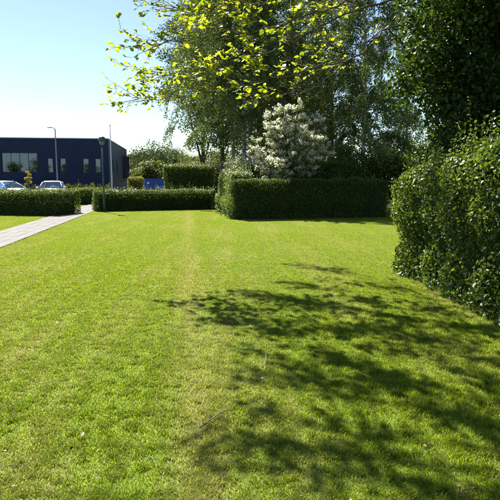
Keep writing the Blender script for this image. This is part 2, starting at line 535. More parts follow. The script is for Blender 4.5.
# ------------------------------------------------------------------ grass
NG = np.random.default_rng(11)
def grass_tile(k, blades, side=0.60, hmin=0.015, hmax=0.042):
    rng = np.random.default_rng(100 + k)
    P = np.zeros((blades, 3))
    P[:, :2] = (rng.random((blades, 2)) - .5) * side
    # tufts: pull blades toward tuft centres
    tc = (rng.random((26, 2)) - .5) * side
    idx = rng.integers(0, 26, blades)
    w = rng.random(blades) < 0.45
    P[w, :2] = tc[idx[w]] + rng.normal(size=(w.sum(), 2)) * 0.018
    hh = rng.uniform(hmin, hmax, blades) * np.where(w, 1.15, 0.95)
    az = rng.random(blades) * 2 * pi
    lean = np.abs(rng.normal(0.35, 0.35, blades))
    D = np.stack([np.cos(az) * np.sin(lean), np.sin(az) * np.sin(lean), np.cos(lean)], 1)
    S = np.stack([-np.sin(az), np.cos(az), np.zeros(blades)], 1)
    wd = rng.uniform(0.0011, 0.0024, (blades, 1))
    h = hh[:, None]
    mid = P + D * h * .55
    D2 = D + np.stack([np.cos(az) * .5, np.sin(az) * .5, -np.full(blades, .25)], 1)
    tip = mid + unit(D2) * h * .5
    V = np.stack([P - S * wd, P + S * wd, mid + S * wd * .8, mid - S * wd * .8, tip], 1)
    n = blades
    me = bpy.data.meshes.new('grass_tile')
    me.vertices.add(n * 5)
    me.vertices.foreach_set('co', V.reshape(-1).astype(np.float32))
    base = np.arange(n)[:, None] * 5
    lo = np.concatenate([base + np.array([[0, 1, 2, 3]]), base + np.array([[3, 2, 4]])], axis=1).reshape(-1)
    me.loops.add(len(lo)); me.loops.foreach_set('vertex_index', lo.astype(np.int32))
    me.polygons.add(n * 2)
    ls = (np.arange(n)[:, None] * 7 + np.array([[0, 4]])).reshape(-1)
    me.polygons.foreach_set('loop_start', ls.astype(np.int32))
    a = me.attributes.new('rnd', 'FLOAT', 'POINT')
    a.data.foreach_set('value', np.repeat(rng.random(n), 5).astype(np.float32))
    me.materials.append(M['grass'])
    me.update(calc_edges=True)
    return bpy.data.objects.new('grass_tile', me)

tiles = bpy.data.collections.new('grass_tiles')
for k in range(8):
    tiles.objects.link(grass_tile(k, 8200))

gx, gy = np.meshgrid(np.arange(-15, 14.01, .5), np.arange(1.2, 30, .5))
pts = np.stack([gx.ravel(), gy.ravel(), np.zeros(gx.size)], 1)
pts[:, :2] += NG.uniform(-.06, .06, (len(pts), 2))
keep = np.abs(pts[:, 0]) < 0.62 * pts[:, 1] + 2.2
rel = pts - np.array(e0)
side_d = rel @ np.array(pn)
along = rel @ np.array(pdir)
keep &= ~((side_d > -.20) & (side_d < PW + .20) & (along > -10))
keep &= pts[:, 1] < 29
pts = pts[keep]
ed = [e0 + pdir * t_ + pn * o_ for t_ in np.arange(-9, (e1 - e0).length - .3, .42) for o_ in (-.25 + .05 * sin(t_ * 3), PW + .25 + .05 * sin(t_ * 2.3 + 1))]
pts = np.concatenate([pts, np.array([tuple(p) for p in ed])])
nz = wob(pts, 0.55, 3.0) * .5 + wob(pts, 1.3, 8.0) * .5
right = np.clip((pts[:, 0] + .3) / 2.0, 0, 1) * np.clip((11 - pts[:, 1]) / 5, 0, 1)
scl = 0.78 + 0.22 * nz + 0.38 * right * (0.6 + 0.6 * nz)
gm = bpy.data.meshes.new('grass')
gm.vertices.add(len(pts)); gm.vertices.foreach_set('co', pts.reshape(-1).astype(np.float32))
a = gm.attributes.new('scl', 'FLOAT', 'POINT'); a.data.foreach_set('value', scl.astype(np.float32))
gm.update()
gr = tag(link('grass', gm), 'bright yellow-green mown lawn grass with dry patches', 'grass', kind='stuff')
ng = bpy.data.node_groups.new('grass_scatter', 'GeometryNodeTree')
ng.interface.new_socket('Geometry', in_out='INPUT', socket_type='NodeSocketGeometry')
ng.interface.new_socket('Geometry', in_out='OUTPUT', socket_type='NodeSocketGeometry')
gi, go = ng.nodes.new('NodeGroupInput'), ng.nodes.new('NodeGroupOutput')
mtp = ng.nodes.new('GeometryNodeMeshToPoints')
ci = ng.nodes.new('GeometryNodeCollectionInfo')
ci.inputs['Collection'].default_value = tiles
ci.inputs['Separate Children'].default_value = True
ip = ng.nodes.new('GeometryNodeInstanceOnPoints')
ip.inputs['Pick Instance'].default_value = True
rv = ng.nodes.new('FunctionNodeRandomValue'); rv.data_type = 'INT'
rv.inputs['Min'].default_value = 0 if False else rv.inputs['Min'].default_value
for s in rv.inputs:
    if s.type == 'INT' and s.name == 'Min': s.default_value = 0
    if s.type == 'INT' and s.name == 'Max': s.default_value = 7
rr = ng.nodes.new('FunctionNodeRandomValue'); rr.data_type = 'FLOAT'
for s in rr.inputs:
    if s.type == 'VALUE' and s.name == 'Max': s.default_value = 4.0
    if s.name == 'Seed': s.default_value = 5
cx = ng.nodes.new('ShaderNodeCombineXYZ')
fl = ng.nodes.new('ShaderNodeMath'); fl.operation = 'FLOOR'
qt = ng.nodes.new('ShaderNodeMath'); qt.operation = 'MULTIPLY'; qt.inputs[1].default_value = pi / 2
cs = ng.nodes.new('ShaderNodeCombineXYZ'); cs.inputs[0].default_value = 1; cs.inputs[1].default_value = 1
na = ng.nodes.new('GeometryNodeInputNamedAttribute'); na.data_type = 'FLOAT'; na.inputs['Name'].default_value = 'scl'
L = ng.links.new
L(gi.outputs[0], mtp.inputs['Mesh']); L(mtp.outputs[0], ip.inputs['Points']); L(ci.outputs[0], ip.inputs['Instance'])
L([s for s in rv.outputs if s.enabled][0], ip.inputs['Instance Index'])
L([s for s in rr.outputs if s.enabled][0], fl.inputs[0]); L(fl.outputs[0], qt.inputs[0]); L(qt.outputs[0], cx.inputs[2]); L(cx.outputs[0], ip.inputs['Rotation'])
L(na.outputs[0], cs.inputs[2]); L(cs.outputs[0], ip.inputs['Scale'])
L(ip.outputs[0], go.inputs[0])
md = gr.modifiers.new('scatter', 'NODES'); md.node_group = ng

# ------------------------------------------------------------------ hedges
def hedge(name, label, A, B, T, Hh, seed, mat='hedge', leaf=0.05, dens=900, rnd=0.14, bulge=0.085, shape='diamond',
          shoots=0.0, blossom=0.0, group=None, depth=0.10, spec_leaf=None):
    """clipped hedge: front base line A->B, body T metres behind it (to the left of A->B seen from above), height Hh"""
    rng = np.random.default_rng(seed)
    A, B = Vector((A[0], A[1], 0)), Vector((B[0], B[1], 0))
    ln = (B - A).length
    u = (B - A) / ln
    v = Vector((-u.y, u.x, 0))
    c = (A + B) / 2 + v * T / 2
    root = thing(name, label, 'hedge', (c.x, c.y, 0), math.atan2(u.y, u.x), group)
    hx, hy = ln / 2, T / 2
    areas = np.array([ln * Hh, ln * Hh, T * Hh, T * Hh, ln * T * 1.3])
    n = int(areas.sum() * dens)
    face = rng.choice(5, n, p=areas / areas.sum())
    a, b = rng.uniform(-1, 1, n), rng.uniform(-1, 1, n)
    P = np.zeros((n, 3))
    for k, (X, Yv, Z) in enumerate(((a * hx, -hy, None), (a * hx, hy, None), (-hx, a * hy, None), (hx, a * hy, None), (a * hx, b * hy, Hh))):
        s = face == k
        P[s, 0] = X[s] if hasattr(X, '__len__') else X
        P[s, 1] = Yv[s] if hasattr(Yv, '__len__') else Yv
        P[s, 2] = (b[s] + 1) / 2 * Hh if Z is None else Z
    # rounded edges
    Q = P.copy()
    Q[:, 0] = np.clip(P[:, 0], -(hx - rnd), hx - rnd)
    Q[:, 1] = np.clip(P[:, 1], -(hy - rnd), hy - rnd)
    Q[:, 2] = np.minimum(P[:, 2], Hh - rnd)
    N = unit(P - Q)
    W = P + np.array([c.x, c.y, 0])
    d = rnd + bulge * (0.5 * wob(W, .7, seed + 9) + 0.7 * wob(W, 1.6, seed) + 0.6 * wob(W, 4.5, seed + 3)) - np.abs(rng.normal(0, depth, n))
    P = Q + N * d[:, None]
    P[:, 2] = np.maximum(P[:, 2], 0.02)
    if shape == 'hex':                                   # grows taller toward the viewer
        P[:, 2] *= .93 + .20 * np.clip((P[:, 0] + hx) / 3.2, 0, 1)
    low = rng.random(n) < .06                            # skirt close to the ground
    P[low, 2] = np.where(P[low, 2] < Hh * .6, rng.uniform(.01, .16, low.sum()), P[low, 2])
    LN = N * 0.7 + rng.normal(size=(n, 3)) * 0.75
    LN[:, 2] += 0.25
    sz = leaf * rng.uniform(.65, 1.3, n)
    leaves('foliage', P, LN, sz, M[mat], rng, root, shape=shape)
    if shoots:
        m = int(shoots * ln * T * 6)
        sx = MB(); PP, NN, SS = [], [], []
        for i in range(m):
            x, y = rng.uniform(-hx + .05, hx - .05), rng.uniform(-hy + .05, hy - .05)
            h0 = Hh * (.93 + .20 * min(1, (x + hx) / 3.2) if shape == 'hex' else 1) - .12; hl = rng.gamma(2, 0.05) * (1.6 if shape == 'hex' else 1.0) + .08
            lx, ly = rng.normal(0, .18, 2)
            pts_ = [(x + lx * t * hl, y + ly * t * hl, h0 + t * (hl + .12)) for t in (0, .5, 1)]
            sx.tube(pts_, [.004, .003, .0015], 3, False)
            for t in np.linspace(.2, 1, max(4, int(hl / .025))):
                PP.append((x + lx * t * hl, y + ly * t * hl, h0 + t * (hl + .12))); NN.append(rng.normal(size=3) + np.array([0, 0, .6])); SS.append(leaf * rng.uniform(.6, 1.1))
        sx.build('shoots', M['woody'], root)['kind'] = 'stuff'
        leaves('shoot_leaves', np.array(PP), np.array(NN), np.array(SS), M[mat], rng, root, shape=shape)
    if blossom:
        # flower clusters along the top
        m = int(blossom * ln * T)
        cc = np.stack([rng.uniform(-hx, hx, m), rng.uniform(-hy, hy, m), Hh + rng.normal(0.02, .07, m)], 1)
        k = 22
        PP = np.repeat(cc, k, 0) + rng.normal(size=(m * k, 3)) * np.array([.10, .10, .06])
        leaves('blossom', PP, rng.normal(size=(m * k, 3)) + np.array([0, 0, .8]), 0.03 * rng.uniform(.7, 1.3, m * k), M['blossom'], rng, root, width=.5)
    # woody stems inside
    ins = MB()
    k = max(4, int(ln / .22))
    i_ = min(.25, T * .3)
    for i in range(k):
        x = -hx + .15 + (ln - .3) * (i + rng.uniform(.2, .8)) / k
        for yy in (-hy * .35, hy * .35):
            pts_ = [(x, yy + rng.normal(0, .05), -.02), (x + rng.normal(0, .05), yy + rng.normal(0, .08), Hh * .4), (x + rng.normal(0, .1), yy + rng.normal(0, .12), Hh * .85)]
            ins.tube(pts_, [.022, .016, .006], 5, False)
    ins.build('stems', M['woody'], root)['kind'] = 'stuff'
    core = MB()  # unseen solid box, added to stop light passing through the hedge
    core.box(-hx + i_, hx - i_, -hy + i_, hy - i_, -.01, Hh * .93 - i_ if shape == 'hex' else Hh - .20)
    core.build('light_block_core', M['inner'], root)
    return root

def G(px, py):
    p = ground(px, py)
    return (p.x, p.y)

# left low hedge, its right end follows the path
p0, p1 = Vector(G(-55, 214.5)), Vector(G(57, 216.4))
lh = 1.10
hedge('clipped_hedge', 'low clipped hedge left of the path, in front of the parked cars', p0, p1, 2.1, lh, 1, leaf=.055, dens=1050, rnd=.2, shoots=1.6, group='low hedges around the lawn')
p0, p1 = Vector(G(94.5, 211.8)), Vector(G(217, 209.4))
hedge('clipped_hedge', 'long low clipped hedge behind the green lamp post', p0, p1, 1.3, 1.04, 2, leaf=.055, dens=1150, rnd=.2, shoots=1.6, blossom=3, group='low hedges around the lawn')
b0 = at(64, 190, 33.4); b1 = at(101, 190, 33.4)
hedge('clipped_hedge', 'short stretch of low hedge closing the gap where the path ends', (b0.x, b0.y), (b1.x, b1.y), 1.2, 1.05, 3, leaf=.06, dens=800, rnd=.2, shoots=2, group='low hedges around the lawn')
# centre hedge
p0, p1 = Vector(G(233, 220)), Vector(G(389, 217.5))
hedge('clipped_hedge', 'dense dark clipped hedge in the centre, below the white flowering tree', p0, p1, 1.25, 1.60, 4, leaf=.05, dens=1700, rnd=.16, shoots=.9, bulge=.10)
# its sunlit side arm running back, taller and in flower
s0, s1 = Vector(G(218, 211.5)), Vector(G(229.5, 219.3))
hedge('hawthorn_hedge', 'sunlit hedge arm running back from the left end of the centre hedge', s0, s1, 1.0, 1.88, 5, mat='haw', leaf=.055, dens=1100, rnd=.35, bulge=.20, shoots=5, blossom=5)
b0 = at(223, 179, 26.5); b1 = at(264, 179, 25.2)
hedge('blossom_hedge', 'loose white-blossomed hawthorn row between the sunlit hedge end and the flowering tree', (b0.x, b0.y), (b1.x, b1.y), 1.0, 2.35, 9, mat='haw', leaf=.055, dens=800, rnd=.45, bulge=.34, shoots=9, blossom=46)
# tall clipped hedge behind
b0 = at(163, 188, 35); b1 = at(213, 188, 35)
hedge('tall_hedge', 'tall square clipped dark hedge standing behind the long low hedge', (b0.x, b0.y), (b1.x, b1.y), 1.4, 2.45, 6, leaf=.07, dens=850, rnd=.15, shoots=2, blossom=7)
# yellow-green hedge by the container
b0 = at(127, 187, 60); b1 = at(142.3, 187, 60)
hedge('yellow_hedge', 'small yellow-green hedge beside the blue container', (b0.x, b0.y), (b1.x, b1.y), 1.2, 1.75, 7, mat='gold', leaf=.09, dens=500, rnd=.2, shoots=1)
# big loose hedge on the right
r0, r1 = Vector(G(398, 274)), Vector(G(500, 326))
rd = (r1 - r0).normalized()
r2 = r1 + rd * 2.6
r0 = r0 - rd * .35
RH = hedge('privet_hedge', 'big loose glossy-leaved hedge at the right edge of the lawn', r0, r2, 1.6, 1.84, 8, mat='laurel', leaf=.050, dens=1700, rnd=.32, bulge=.17, shape='hex', shoots=8, depth=.13)

# ------------------------------------------------------------------ trees
def bez(p0, p1, p2, n):
    return [Vector(p0) * (1 - t) ** 2 + Vector(p1) * 2 * t * (1 - t) + Vector(p2) * t * t for t in (i / (n - 1) for i in range(n))]

def birch(label, X, Y, Hh, R, seed, z0=2.2, limbs=60, tw=16, lean=0.0, leaf=.092, rb=.14, per=66):
    rng = np.random.default_rng(seed)
    root = thing('birch_tree', label, 'tree', (X, Y, 0), 0, 'birch trees behind the centre hedge')
    tp = []
    nn = 14
    for i in range(nn):
        t = i / (nn - 1)
        tp.append(Vector((lean * t * t * 2 + .12 * sin(t * 5 + seed), .12 * sin(t * 4 + seed * 2), t * Hh - .05)))
    def tpos(z):
        t = np.clip(z / Hh, 0, .999) * (nn - 1)
        i = int(t)
        return tp[i].lerp(tp[i + 1], t - i)
    MB().tube(tp, [max(.012, rb * (1 - .93 * (i / (nn - 1)) ** .8) * (1.25 if i == 0 else 1)) for i in range(nn)], 10).build('trunk', M['birch_bark'], root, True)
    lm, tm = MB(), MB()
    P, AX = [], []
    for i in range(limbs):
        f = (i + rng.random()) / limbs
        z = z0 + (Hh - z0 - .4) * f
        az = i * 2.4 + rng.normal(0, .35)
        prof = (1 - f) ** .62 * (0.55 + .45 * min(1, f * 4 + .35))
        Ln = R * prof * rng.uniform(.7, 1.1) + .25
        b = tpos(z)
        o = Vector((cos(az), sin(az), 0))
        up = Ln * rng.uniform(.35, .75)
        e = b + o * Ln + Vector((0, 0, up * .25 - Ln * rng.uniform(.05, .3)))
        m = b + o * Ln * .5 + Vector((0, 0, up))
        pp = bez(b, m, e, 8)
        r0_ = .012 + .007 * Ln
        lm.tube(pp, [r0_ * (1 - .85 * k / 7) for k in range(8)], 4, False)
        for k in range(max(4, int(tw * (0.4 + .6 * prof)))):
            t = rng.uniform(.18, 1.0)
            q = pp[min(6, int(t * 7))].lerp(pp[min(7, int(t * 7) + 1)], t * 7 - int(t * 7)) if t < .999 else pp[-1]
            a2 = az + rng.normal(0, 1.0)
            out = rng.uniform(.15, .7)
            hang = rng.uniform(.5, 1.9) * (0.6 + .4 * t)
            q2 = q + Vector((cos(a2) * out, sin(a2) * out, .12))
            q3 = q2 + Vector((cos(a2) * .2, sin(a2) * .2, -hang))
            if q3.z < 1.2: q3.z = 1.2 + rng.random() * .5
            tw_ = bez(q, q2, q3, 5)
            tm.tube(tw_, [.006, .005, .004, .003, .002], 3, False)
            nl = int(per * (.4 + hang * .6))
            tt = rng.random(nl) ** .8
            a_, b_, c_ = np.array(tw_[0]), np.array(q2), np.array(tw_[-1])
            pos = a_ * ((1 - tt) ** 2)[:, None] + b_ * (2 * tt * (1 - tt))[:, None] + c_ * (tt ** 2)[:, None]
            P.append(pos + rng.normal(size=(nl, 3)) * np.array([.075, .075, .06]))
    lm.build('limbs', M['bark'], root)['kind'] = 'stuff'
    tm.build('twigs', M['twig'], root)['kind'] = 'stuff'
    P = np.concatenate(P)
    N = rng.normal(size=P.shape); N[:, 2] *= .6
    leaves('crown', P, N, leaf * rng.uniform(.65, 1.25, len(P)), M['birch'], rng, root, droop=.9, width=.4)
    return root

def bx(px, Y): return at(px, 179, Y).x
birch('dark birch with drooping twigs at the left edge of the grove', bx(233, 34), 34, 19, 4.9, 21, z0=4.2, limbs=80, per=75, tw=18)
birch('leftmost of two close pale birch trunks beside the white flowering tree', bx(246, 30.5), 30.5, 18, 4.6, 22, z0=4.0, limbs=70, per=70)
birch('right one of two close pale birch trunks beside the white flowering tree', bx(252, 31.3), 31.3, 17, 3.4, 23, z0=4.2, limbs=50)
birch('birch directly behind the white flowering tree', bx(297, 36), 36, 18, 4.2, 24, z0=2.6)
birch('birch with white bark showing high up, right of the flowering tree', bx(361, 29), 29, 15, 3.6, 25, z0=1.9, limbs=64, per=70)
birch('birch behind the right part of the centre hedge', bx(330, 33), 33, 16, 3.6, 26, z0=2.2)
birch('slim birch between the white-barked birch and the dark overhanging tree', bx(405, 38), 38, 16, 3.0, 27, z0=2.6, limbs=36, tw=8, per=40)
birch('birch at the right, seen through the overhanging tree', bx(450, 36), 36, 15, 3.6, 28, z0=2.4, limbs=36, tw=9, per=44)

def leafy_tree(name, label, X, Y, Hh, R, seed, mat='far', leaf=.22, n=6000, clumps=60, z0=None, trunk=.18, squash=1.0, group=None, cat='tree'):
    rng = np.random.default_rng(seed)
    root = thing(name, label, cat, (X, Y, 0), 0, group)
    z0 = Hh * .2 if z0 is None else z0
    cz, rz = (z0 + Hh) / 2, (Hh - z0) / 2
    d = unit(rng.normal(size=(clumps, 3)))
    rr = rng.random(clumps) ** .45
    C = d * rr[:, None] * np.array([R, R, rz]) * .86
    C[:, :2] *= (1 - .25 * np.clip(C[:, 2:3] / rz, 0, 1))
    C[:, 2] += cz
    cr = R * .24 * rng.uniform(.7, 1.5, clumps) * (60 / clumps) ** .2
    k = rng.integers(0, clumps, n)
    dd = unit(rng.normal(size=(n, 3)))
    P = C[k] + dd * (cr[k] * rng.random(n) ** .35)[:, None] * np.array([1, 1, .75])
    P[:, 2] = np.maximum(P[:, 2], .05)
    N = dd * .8 + rng.normal(size=(n, 3)) * .6; N[:, 2] += .3
    leaves('crown', P, N, leaf * rng.uniform(.6, 1.3, n), M[mat], rng, root, width=.42)
    t = MB()
    t.tube([(0, 0, -.1), (.05, 0, Hh * .3), (0, .05, Hh * .6), (0, 0, Hh * .85)], [trunk, trunk * .75, trunk * .45, .02], 8)
    for i in range(min(clumps, 22)):
        zb = Hh * rng.uniform(.12, .6) if z0 > .8 else Hh * rng.uniform(.02, .4)
        e = Vector(C[i]); b = Vector((0, 0, min(zb, e.z)))
        t.tube(bez(b, b.lerp(e, .5) + Vector((0, 0, .1 * R)), e, 5), [trunk * .35, trunk * .28, trunk * .2, trunk * .12, .01], 5, False)
    t.build('trunk', M['bark'], root)
    return root

# white flowering tree
def flowering_tree():
    rng = np.random.default_rng(40)
    X, Y = bx(290, 23.2), 23.2
    root = thing('flowering_tree', 'small tree covered in white blossom rising behind the centre hedge', 'tree', (X, Y, 0))
    st, tw = MB(), MB()
    P, N, BP = [], [], []
    k = 46
    for i in range(k):
        az = i * 2.4 + rng.normal(0, .3)
        f = (i + .5) / k
        h = 4.9 * (0.45 + .55 * rng.random() ** .7)
        rad = 2.1 * rng.uniform(.35, 1.0) * (1.0 if h < 3.9 else .72)
        e = Vector((cos(az) * rad, sin(az) * rad * .9, h))
        if i == 0: e = Vector((-.25, 0, 5.05))
        if i == 1: e = Vector((-1.75, -.2, 3.45))
        if i == 2: e = Vector((-1.85, .1, 3.05))
        if i == 3: e = Vector((1.55, -.1, 4.05))
        if i == 4: e = Vector((1.2, .1, 4.35))
        if i == 5: e = Vector((-1.6, -.2, 2.2))
        b = Vector((cos(az) * .15, sin(az) * .15, 0 if i < 9 else rng.uniform(.3, 1.4)))
        m = b.lerp(e, .45) + Vector((-e.x * .15, -e.y * .15, .5))
        pp = bez(b, m, e, 10)
        st.tube(pp, [.05 * (1 - .9 * j / 9) + .004 for j in range(10)], 5, False)
        for j in range(20):
            t = rng.uniform(.3, 1.0)
            q = pp[int(t * 9)]
            tl = rng.uniform(.25, .6) * (1.25 - .5 * t)
            d = Vector(rng.normal(size=3)); d.z = abs(d.z) * .5 + .15; d.normalize()
            q2 = q + d * tl + Vector((0, 0, -.05))
            tw.tube([q, q.lerp(q2, .5) + Vector((0, 0, .03)), q2], [.006, .004, .002], 3, False)
            nl = 46
            tt = rng.random(nl)[:, None]
            P.append(np.array(q) * (1 - tt) + np.array(q2) * tt + rng.normal(size=(nl, 3)) * .05)
            nb = int(24 + 28 * t)
            tt = (0.35 + .65 * rng.random(nb))[:, None]
            BP.append(np.array(q) * (1 - tt) + np.array(q2) * tt + rng.normal(size=(nb, 3)) * .035 + np.array([0, 0, .03]))
    st.build('stem', M['bark'], root)
    tw.build('twigs', M['twig'], root)['kind'] = 'stuff'
    P, BP = np.concatenate(P), np.concatenate(BP)
    leaves('leaves', P, rng.normal(size=P.shape) + np.array([0, 0, .4]), .055 * rng.uniform(.6, 1.3, len(P)), M['haw'], rng, root)
    leaves('blossom', BP, rng.normal(size=BP.shape) + np.array([0, 0, .8]), .055 * rng.uniform(.7, 1.3, len(BP)), M['blossom'], rng, root, width=.5)
flowering_tree()

# shrubs under the grove
for px, Y, hh, R, lab, mt in (
        (318, 24.5, 2.9, 1.4, 'dark shrub just right of the white flowering tree', 'hedge'),
        (352, 25.5, 3.3, 1.8, 'round dark shrub behind the right end of the centre hedge', 'hedge'),
        (384, 26.0, 3.5, 1.9, 'leafy shrub between the centre hedge and the big right hedge', 'haw'),
        (402, 30.0, 5.6, 2.2, 'tall shrub closing the gap between the birches and the right hedge', 'haw'),
        (425, 25.0, 3.6, 2.0, 'tall leafy shrub behind the big right hedge', 'hedge'),
        (262, 27.0, 2.4, 1.3, 'dark low shrub left of the white flowering tree', 'hedge')):
    leafy_tree('shrub', lab, bx(px, Y), Y, hh, R, int(px), mt, .08, 16000, 40, .15, .05, group='shrubs under the birches', cat='shrub')
for px, Y, hh, R, n, lab in (
        (203, 45, 18, 3.6, 22000, 'leafy tree at the far left edge of the grove, above the tall hedge'),
        (222, 43, 17, 4.2, 20000, 'tall leafy tree closing the left side of the birch grove'),
        (262, 44, 18, 4.4, 20000, 'tall leafy tree behind the two close birch trunks'),
        (306, 43, 17, 4.2, 20000, 'tall leafy tree behind the right side of the flowering tree'),
        (330, 50, 13, 5.0, 9000, 'dark bushy tree behind the birches, in the middle of the grove'),
        (270, 52, 13, 5.0, 9000, 'dark bushy tree behind the flowering tree and birches')):
    leafy_tree('broadleaf_tree', lab, bx(px, Y), Y, hh, R, int(px) + 1, 'far', .14, n, 70, 4.5 if px == 203 else 1.0, .2, group='trees behind the birch grove')

# far trees between the building and the grove
for i, (px, top, Y, R, mt, lab) in enumerate((
        (154, 143.5, 100, 5.2, 'far', 'tallest rounded far tree, right of the navy building'),
        (139, 152, 108, 4.4, 'far', 'far tree just right of the navy building'),
        (171, 151, 105, 4.6, 'far', 'far tree right of the tallest rounded one'),
        (185, 155, 112, 4.4, 'far', 'rightmost dark far tree below the birch twigs'),
        (150, 163, 84, 3.2, 'pale', 'low pale tree above the blue container'),
        (197, 156, 66, 3.0, 'pale', 'pale green tree above the tall square hedge'),
        (216, 153, 64, 3.2, 'pale', 'pale green tree beneath the birch, right of the tall hedge'),
        (232, 150, 70, 3.4, 'pale', 'pale green tree seen between the birch trunks and the hawthorn hedge'))):
    hh = at(px, top, Y).z * 1.10
    leafy_tree('far_tree', lab, bx(px, Y), Y, hh, R, 60 + i, mt, .26 if Y > 80 else .17, 7000, 60, .6, .2, group='far trees beyond the low hedges')

# small golden tree by the parked cars
leafy_tree('ornamental_tree', 'small golden-leaved ornamental tree between the parked cars', bx(27.5, 47), 47, 2.35, .42, 81, 'gold', .09, 700, 16, .9, .04)

# trees behind the viewer, mirrored in the building's windows
for i in range(6):
    leafy_tree('street_tree', 'broad tree behind the viewer, number %s from the left, mirrored in the office windows' % ('one two three four five six'.split()[i]),
               -52 + 7.5 * i, -34 - (i % 2) * 3, 6.2 + (i * 37 % 5) * .5, 3.8, 90 + i, 'far', .3, 2600, 40, .8, .2, group='trees behind the viewer')

